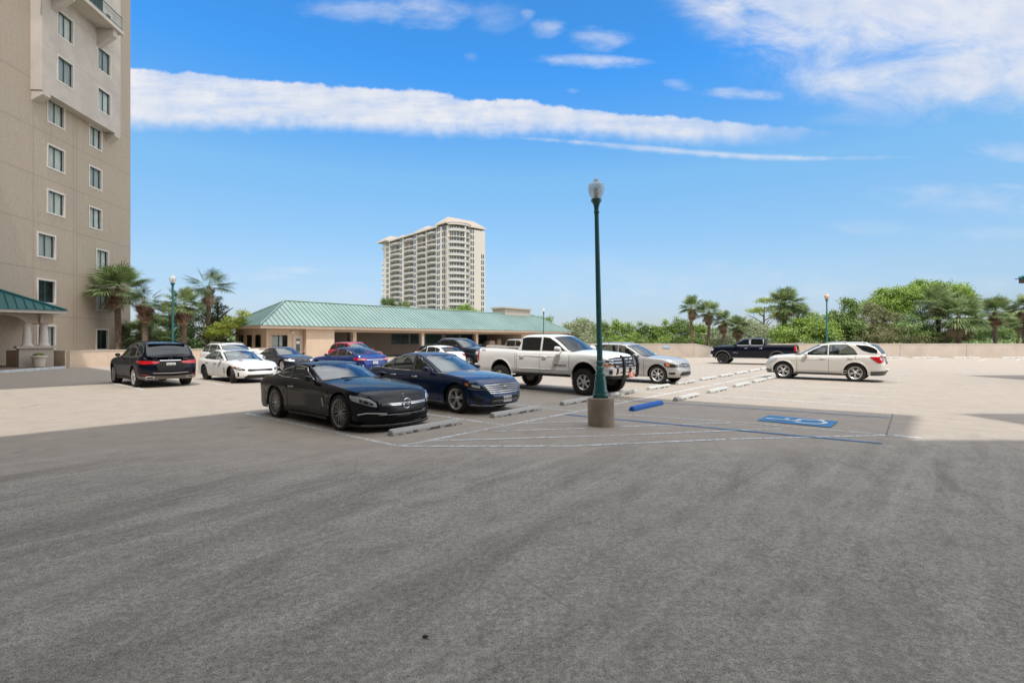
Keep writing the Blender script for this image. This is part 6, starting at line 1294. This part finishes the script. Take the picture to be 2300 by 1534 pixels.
def palm_variant(seed, R, nf=40, dens=26, mt=None, dead=6, droop=1.0):
    rg = np.random.default_rng(seed); VV, FF = [], []; DV, DF = [], []
    for i in range(nf+dead):
        isd = i >= nf; az = rg.uniform(0, 2*math.pi); el = math.asin(rg.uniform(-.40, .98)) if not isd else rg.uniform(-1.2, -.8)
        d = np.array([math.cos(az)*math.cos(el), math.sin(az)*math.cos(el), math.sin(el)]); L1 = R*rg.uniform(.42, .56); L2 = R*rg.uniform(.44, .60)*(0.8 if isd else 1)
        tv, tf = (DV, DF) if isd else (VV, FF)
        side = np.cross(d, [0, 0, 1]); side /= np.linalg.norm(side)+1e-6; upv = np.cross(side, d)
        tip = d*L1+np.array([0, 0, -.10*R*(1-el)*droop*.6])
        b = len(tv); w_ = .012*R
        tv += [(-side*w_), (side*w_), tip+side*w_*.7, tip-side*w_*.7]; tf.append((b, b+1, b+2, b+3))
        dd = tip-d*L1*.55; dd = dd/np.linalg.norm(dd)
        for j in range(dens):
            a = (j/(dens-1)-.5)*2; ang = a*2.25; fold = .35*abs(a)
            ld = dd*math.cos(ang)+side*math.sin(ang)-upv*fold*.5; ld = ld/np.linalg.norm(ld); ll = L2*(1-.32*abs(a)**2)*rg.uniform(.85, 1.08)
            base = tip+dd*(.12*R)*(1-abs(a)); mid = base+ld*ll*.55; end = base+ld*ll+np.array([0, 0, -ll*rg.uniform(.08, .38)*droop]); w2 = ll*.038
            pw = np.cross(ld, upv); pw = pw/(np.linalg.norm(pw)+1e-6)*w2
            b = len(tv); tv += [base-pw*.4, base+pw*.4, mid+pw, mid-pw, end+pw*.15, end-pw*.15]; tf += [(b, b+1, b+2, b+3), (b+3, b+2, b+4, b+5)]
    o = fast_mesh('crown', np.array(VV), FF, mt or M_palm); C.objects.unlink(o); d_ = None
    if dead: d_ = fast_mesh('dead_fronds', np.array(DV), DF, M_dead); C.objects.unlink(d_)
    return o, d_
def trunk_variant(h, r, boots=.35):
    q = MB(); n = 12; q.tube([(.03*math.sin(i*1.3)*h*.1, .02*math.cos(i)*h*.1, h*i/n) for i in range(n+1)], [r*(1.15-.2*i/n) for i in range(n+1)], 12); o = q.build('trunk', M_trunk, None, 50); C.objects.unlink(o)
    q = MB(); z0 = h*(1-boots)
    q.tube([(0, 0, z0-.1), (0, 0, z0+(h-z0)*.5), (0, 0, h)], [r, r*1.45, r*1.9], 14)
    for i in range(int(190*boots*2)):
        z = z0+(h-z0)*random.random(); a = random.random()*6.28; d = Vector((math.cos(a), math.sin(a), 0)); s_ = Vector((-d.y, d.x, 0)); rr = r*(1.0+1.3*((z-z0)/(h-z0))**.8); p = d*rr*.85+Vector((0, 0, z)); e = p+d*random.uniform(.12, .28)+Vector((0, 0, random.uniform(.14, .30))); w_ = random.uniform(.05, .09)
        q.add([p-s_*w_, p+s_*w_, e+s_*w_*.6, e-s_*w_*.6, p-s_*w_+Vector((0, 0, -.05)), p+s_*w_+Vector((0, 0, -.05)), e+Vector((0, 0, -.03))+s_*w_*.5, e+Vector((0, 0, -.03))-s_*w_*.5], [(0, 1, 2, 3), (7, 6, 5, 4), (2, 6, 7, 3), (1, 5, 6, 2), (0, 3, 7, 4)])
    b = q.build('leaf_boots', M_boot, None); C.objects.unlink(b); return o, b
PV = [palm_variant(1, 1.0, 42, 26, droop=.6), palm_variant(2, 1.0, 46, 26, droop=.6), palm_variant(3, 1.0, 24, 22, M_palmd, 3, .5), palm_variant(4, 1.0, 50, 26, None, 12, .8)]
TV = trunk_variant(1.0*6, .17, .30)
def palm(label, px, py, Y, rpx, base=-3.0, var=0, boots=True, group='sabal palms', tr=.17, thin=1.0, sc=1.0):
    c = AT(px, py, Y); R = rpx/F*Y*1.08; h = c.z-base-R*.12; r = thing('palm_tree', label, 'palm tree', (c.x, c.y, base), random.random()*6.28, group)
    a, d_ = PV[var]; 
    for s_ in (a, d_):
        if s_: o = s_.copy(); C.objects.link(o); o.parent = r; o.location = (0, 0, h); o.scale = (R, R, R*.92)
    # trunk sized for this palm
    hh = h; rr = tr*thin; q = MB(); n = 10; q.tube([(.05*math.sin(i*.9), .04*math.cos(i*.7), hh*i/n) for i in range(n+1)], [rr*(1.15-.2*i/n) for i in range(n+1)], 12); q.build('trunk', M_trunk, r, 50)
    if boots: b = TV[1].copy(); C.objects.link(b); b.parent = r; b.scale = (thin*1.15, thin*1.15, .75); b.location = (0, 0, h-.30-6*.75)
    return r
def blob_tree(name, label, cat, parts, leaf, size=.16, n=9000, base=-3.0, trunk=None, group=None, flat=.0, part='crown', up_=.3, seed=None, trm=None, shell=.75):
    """parts: (px, py, Y, rx_px, ry_px) crown masses"""
    rg = np.random.default_rng(seed or random.randrange(9999)); cs = [(AT(p[0], p[1], p[2]), p[3]/F*p[2], p[4]/F*p[2]) for p in parts]; c0 = cs[0][0]
    r = thing(name, label, cat, (c0.x, c0.y, base), 0, group); o = np.array([c0.x, c0.y, base]); tot = sum(a[1]*a[2] for a in cs); CC, NN_ = [], []
    for c, rx, ry in cs:
        k = int(n*rx*ry/tot); ncl = max(10, int(k/42)); rs = min(.75, .34*min(rx, ry)+.08); nsc = max(7, int(1.9*(rx*ry+rx*ry)/(rs*rs)*.55)); dsc = rg.normal(size=(nsc, 3)); dsc[:, 2] = np.abs(dsc[:, 2])*rg.choice([1, 1, 1, -1], nsc); dsc /= np.linalg.norm(dsc, axis=1)[:, None]
        sc_ = np.array(c)+dsc*rg.uniform(.55, 1.0, nsc)[:, None]*np.array([rx, min(rx, ry*1.6), ry]); pick = rg.integers(0, nsc, ncl); d = rg.normal(size=(ncl, 3)); d[:, 2] += .35; d /= np.linalg.norm(d, axis=1)[:, None]
        cc = sc_[pick]+d*rs*rg.uniform(.75, 1.12, ncl)[:, None]*np.array([1.15, 1.15, .8]); fl = rg.random(ncl) < .38; d2 = rg.normal(size=(ncl, 3)); d2 /= np.linalg.norm(d2, axis=1)[:, None]; cc[fl] = (np.array(c)+d2*rg.uniform(.45, .97, ncl)[:, None]*np.array([rx, min(rx, ry*1.6), ry]))[fl]; d[fl] = d2[fl]; q = np.repeat(cc, 42, 0); sp_ = size*1.25; q = q+rg.normal(size=q.shape)*np.array([sp_, sp_, sp_*.7]); CC.append(q); NN_.append(np.repeat(d, 42, 0))
    P = np.concatenate(CC)-o; N_ = np.concatenate(NN_); m_ = len(P); N_ = N_+rg.normal(size=(m_, 3))*.7+np.array([0, 0, up_]); N_ /= np.linalg.norm(N_, axis=1)[:, None]
    t = np.cross(N_, rg.normal(size=(m_, 3))); t /= np.linalg.norm(t, axis=1)[:, None]; b = np.cross(N_, t); s_ = size*rg.uniform(.6, 1.3, m_)[:, None]
    Vv = np.stack([P-t*s_*.5, P+b*s_*.28, P+t*s_*.5, P-b*s_*.28], 1).reshape(-1, 3); Ff = np.arange(m_*4).reshape(-1, 4); fast_mesh(part, Vv, Ff, leaf, r)
    if trunk:
        q = MB()
        for (tx, ty, top_py) in trunk:
            a = AT(tx, HY, ty); b_ = AT(tx, top_py, ty); h = b_.z-base; x, y = a.x-c0.x, ty-c0.y
            q.tube([(x, y, 0), (x+.1, y, h*.4), (x, y+.1, h*.75), (x, y, h)], [.24, .2, .15, .07], 8)
            for j in range(7):
                an = j*2.4; L_ = h*.28; z = h*(.55+.05*j); q.tube([(x, y, z), (x+math.cos(an)*L_*.6, y+math.sin(an)*L_*.4, z+L_*.35), (x+math.cos(an)*L_, y+math.sin(an)*L_*.7, z+L_*.5)], [.09, .06, .02], 6)
        q.build('trunk', trm or M_bark, r, 50)
    return r
L_bright = leafmat('bright_green_leaf', (.10, .20, .03), (.27, .39, .065), (.46, .52, .15), .5, .35); L_mid = leafmat('mid_green_leaf', (.06, .14, .03), (.21, .31, .08), (.37, .41, .15), .5, .3); L_dark = leafmat('dark_green_leaf', (0.022, 0.058, 0.017), (0.072, 0.131, 0.043), (0.174, 0.217, 0.072), .5, .25)
L_brown = leafmat('brownish_leaf', (.10, .12, .045), (.21, .22, .09), (.34, .28, .16), .6, .3); L_pale = leafmat('pale_sage_leaf', (0.145, 0.189, 0.102), (0.319, 0.348, 0.203), (0.522, 0.522, 0.348), .6, .3); L_yel = leafmat('yellow_green_needles', (0.174, 0.261, 0.029), (0.377, 0.435, 0.072), (0.551, 0.551, 0.145), .5, .35)
# left group
palm('tall sabal palm left of the others against the taupe tower', 265, 640, 43.5, 60, -3, 1, True, thin=1.3)
palm('sabal palm with dark fronds leaning over the black SUV', 326, 672, 41.5, 44, -3, 2, thin=1.25)
palm('pale sabal palm right of the left lamp', 413, 678, 41.5, 42, -3, 0, thin=1.15)
palm('airy palm with separate dark fan fronds, tallest right of the left lamp', 468, 636, 45, 52, -3, 2, True, thin=1.0)
palm('small palm whose fronds show right behind the left lamp pole', 383, 700, 47, 30, -3, 1, False)
for i, (px, py, Yq, rp, va, lb) in enumerate([(310, 745, 47, 38, 3, 'bushy pale palmetto at the foot of the tower corner'), (350, 735, 50, 44, 3, 'bushy pale palmetto between the two left palm trunks'), (372, 762, 46, 32, 3, 'low pale palmetto left of the lamp pole')]): palm(lb, px, py, Yq, rp, -3, va, False, 'palmettos')
blob_tree('tree', 'dark green tree between the pale palm and the office roof', 'tree', [(450, 735, 49, 55, 45), (410, 760, 47, 35, 28), (500, 752, 47, 35, 30), (470, 700, 50, 26, 28)], L_dark, .15, 15000, trunk=[(465, 48, 720)])
blob_tree('pine_tree', 'yellow-green pine bough reaching up towards the green roof', 'tree', [(500, 740, 44.5, 34, 13), (528, 725, 44.5, 26, 11), (548, 708, 44.5, 12, 9), (480, 752, 44.5, 20, 12)], L_yel, .12, 8000, trunk=[(484, 44.6, 742)])
blob_tree('conifer', 'thin dark conifer with ragged branches above the office roof corner', 'tree', [(490, 706, 46, 18, 9), (478, 722, 46, 22, 9), (497, 692, 46, 10, 8), (512, 716, 46, 14, 6), (490, 676, 46, 4, 12)], L_dark, .11, 2600, trunk=[(488, 46.1, 680)])
blob_tree('tree', 'low dark shrubbery behind the low wall at the left', 'tree', [(330, 775, 46, 60, 16), (400, 778, 44, 50, 16), (500, 785, 45, 30, 20)], L_dark, .14, 6000)
# behind the pavilion
palm('palm top showing above the green roof, left one', 872, 686, 95, 24, -3, 1, False); palm('palm top showing above the green roof, right one', 908, 692, 95, 22, -3, 0, False)
blob_tree('tree', 'bright green tree top before the distant high-rise', 'tree', [(1047, 694, 110, 16, 10), (1020, 700, 110, 24, 5), (1068, 702, 110, 10, 4)], L_bright, .3, 2500)
blob_tree('tree', 'tree top behind the right end of the green roof', 'tree', [(1224, 722, 92, 14, 10)], L_mid, .25, 1200)
blob_tree('tree', 'pale grey-green tree right of the green roof', 'tree', [(1312, 745, 80, 40, 26), (1278, 750, 80, 26, 20), (1330, 768, 76, 30, 16)], L_pale, .24, 9000)
blob_tree('tree', 'dark round tree top behind the pale tree right of the roof', 'tree', [(1308, 728, 90, 22, 10), (1286, 738, 90, 20, 10)], L_mid, .24, 4000)
hp = [(1355, 748), (1385, 744), (1415, 752), (1442, 752), (1470, 756), (1498, 748), (1525, 742), (1550, 748), (1575, 752)]
for i, (x, y) in enumerate(hp):
    o = blob_tree('cedar', ['bright green cedar just right of the lamp pole', 'second bright cedar right of the lamp pole, with spiky tip', 'third bright cedar right of the lamp pole', 'fourth bright cedar right of the lamp pole', 'cedar above the silver crossover roof', 'cedar above the crossover windshield', 'cedar with tall spiky tips above the crossover hood', 'cedar above the notice plate', 'cedar left of the first far palm trunk'][i], 'tree', [(x, y+6, 66, 20, 26), (x-4, y-14, 66, 4, 14), (x+8, y-10, 66, 3.5, 13), (x+1, y-4, 66, 10, 14), (x, y+26, 64, 22, 18)], L_bright if i % 3 else L_mid, .17, 5200, group='cedars along the far wall', up_=.7)
# right group
palm('leftmost of the far palms, thin pale trunk', 1553, 686, 60, 29, -3, 0, thin=.95); palm('second far palm, right of the first thin-trunked one', 1592, 696, 60, 29, -3, 1, thin=.95); palm('third far palm, shorter, above the black pickup hood', 1625, 716, 60, 25, -3, 0, thin=.95); palm('fourth far palm, lowest, above the black pickup cab', 1657, 728, 61, 27, -3, 3, thin=.95)
blob_tree('tree', 'pale grey-green thicket behind the black pickup', 'tree', [(1690, 748, 68, 46, 26), (1640, 760, 66, 50, 22), (1600, 765, 64, 40, 20), (1725, 755, 64, 24, 20)], L_pale, .2, 12000)
blob_tree('tree', 'green trees low between the far palms', 'tree', [(1610, 748, 75, 30, 18), (1690, 738, 78, 30, 14), (1575, 752, 72, 30, 20)], L_mid, .2, 8000)
blob_tree('pine_tree', 'small umbrella pine with layered flat clumps, left of the vine-covered palm', 'tree', [(1700, 698, 70, 22, 6), (1720, 676, 70, 20, 6), (1735, 694, 70, 16, 7), (1742, 710, 70, 14, 8)], L_yel, .16, 4000, trunk=[(1716.5, 70, 690)])
palm('big vine-covered palm, tallest near the middle right', 1762, 676, 58, 40, -3, 3, False, thin=1.5); palm('palm half hidden right of the vine-covered palm', 1792, 706, 60, 34, -3, 3, False)
blob_tree('vine', 'green vine climbing the trunk of the big palm', 'vine', [(1758, 700, 57.4, 9, 26), (1760, 726, 57.4, 8, 20)], L_mid, .14, 2600)
blob_tree('tree', 'bright green broadleaf shrubs right of the vine-covered palm', 'tree', [(1790, 745, 56, 48, 28), (1835, 738, 57, 40, 34), (1760, 758, 55, 30, 18), (1862, 752, 55, 24, 26)], L_bright, .2, 17000)
blob_tree('tree', 'dark green upright tree right of the peach lamp', 'tree', [(1906, 700, 57, 18, 34), (1888, 728, 57, 24, 30), (1915, 745, 56, 26, 26), (1872, 715, 57, 14, 16)], L_mid, .18, 14000, trunk=[(1905, 57, 700)])
blob_tree('tree', 'brownish green tree below the left side of the umbrella pine', 'tree', [(1955, 706, 60, 30, 22), (1985, 722, 60, 28, 24), (1945, 735, 58, 30, 26), (1990, 752, 57, 40, 20)], L_brown, .17, 15000, trunk=[(1965, 60, 700)])
blob_tree('umbrella_pine', 'large umbrella pine with domed bright green crown on the right', 'tree', [(2050, 672, 76, 62, 22), (2000, 684, 76, 50, 20), (2100, 660, 77, 62, 24), (2150, 672, 77, 38, 24), (2020, 664, 76, 50, 18), (2080, 650, 77, 56, 16), (2010, 700, 75, 28, 14), (2045, 694, 75, 24, 10), (1968, 690, 76, 32, 18), (1985, 678, 76, 34, 14), (2140, 656, 77, 34, 16), (2170, 690, 76, 24, 18)], L_bright, .25, 52000, trunk=[(2012, 76, 690), (2030, 76, 690), (2110, 77, 690)], up_=.8)
blob_tree('tree', 'mid green shrub mass below the umbrella pine', 'tree', [(2070, 725, 58, 44, 28), (2035, 748, 57, 44, 22), (2110, 745, 57, 40, 28), (2070, 760, 56, 60, 14)], L_mid, .17, 16000)
blob_tree('tree', 'brown-tinged shrub mass along the far wall right of the peach lamp', 'tree', [(1925, 762, 55.5, 40, 14), (1985, 764, 55.5, 40, 12), (2060, 766, 55.5, 50, 10), (2130, 764, 55.5, 40, 12)], L_brown, .16, 9000)
blob_tree('tree', 'green trees low behind the palms at the right edge', 'tree', [(2190, 745, 62, 36, 24), (2260, 735, 64, 46, 28), (2300, 720, 66, 40, 22), (2225, 755, 60, 60, 18), (2330, 745, 62, 40, 30)], L_mid, .2, 16000)
blob_tree('tree', 'yellow-green tree between the two right palms', 'tree', [(2262, 718, 70, 24, 18), (2180, 732, 70, 24, 14)], L_yel, .2, 5000)
palm('tall palm in front of the umbrella pine', 2107, 672, 57, 40, -3, 0, thin=1.2); palm('widest palm right of the umbrella pine trunk', 2153, 704, 55, 54, -3, 3, thin=1.3); palm('palm with bushy brown trunk near the right edge', 2235, 696, 57, 40, -3, 1, thin=1.2); palm('palm cut by the right edge of the photo', 2302, 684, 56, 32, -3, 0); palm('thin palm standing below the right edge palms', 2286, 722, 62, 26, -3, 1, False, thin=.8)
# far woods
def woods():
    rg = np.random.default_rng(3); N0 = 60000; x = rg.uniform(-420, 420, N0); y = rg.uniform(150, 190, N0); z = -3+rg.uniform(0, 1, N0)**.6*(6.4+1.6*np.sin(x*.07)+1.2*np.sin(x*.23+1)); P = np.stack([x, y, z], 1); n = rg.normal(size=(N0, 3)); n /= np.linalg.norm(n, axis=1)[:, None]
    t = np.cross(n, rg.normal(size=(N0, 3))); t /= np.linalg.norm(t, axis=1)[:, None]; b = np.cross(n, t); s_ = .9*rg.uniform(.6, 1.3, N0)[:, None]
    o = fast_mesh('far_woods', np.stack([P-t*s_*.5, P+b*s_*.35, P+t*s_*.5, P-b*s_*.35], 1).reshape(-1, 3), np.arange(N0*4).reshape(-1, 4), L_mid); o['kind'] = 'stuff'; o['label'] = 'distant woods along the horizon'; o['category'] = 'woods'
woods()
# planter shrub
rg = np.random.default_rng(5); N0 = 900; d = rg.normal(size=(N0, 3)); d /= np.linalg.norm(d, axis=1)[:, None]; P = d*np.array([.36, .36, .24])*rg.uniform(.5, 1, N0)[:, None]+np.array([0, 0, .66]); t = np.cross(d, rg.normal(size=(N0, 3))); t /= np.linalg.norm(t, axis=1)[:, None]; b = np.cross(d, t); s_ = .09
fast_mesh('shrub', np.stack([P-t*s_*.5, P+b*s_*.3, P+t*s_*.5, P-b*s_*.3], 1).reshape(-1, 3), np.arange(N0*4).reshape(-1, 4), L_mid, planter_root)

q = MB(); rows = []
for i_ in range(5): rows.append([(.018*math.sin(math.pi*(i_+.5)/5)*(1+.4*math.sin(3*a+i_))*math.cos(a), .016*math.sin(math.pi*(i_+.5)/5)*(1+.3*math.cos(2*a))*math.sin(a), .004+.014*i_/4) for a in np.linspace(0, 2*math.pi, 13)[:-1]])
q.grid(rows, True); q.f.append(list(range(48, 60))); q.m.append(0); db = q.build('debris', mat('dark_debris', (.02, .022, .024), .8)); db.location = G(955, 1432); tag(db, 'small dark lump of debris on the deck in the lower foreground', 'debris')
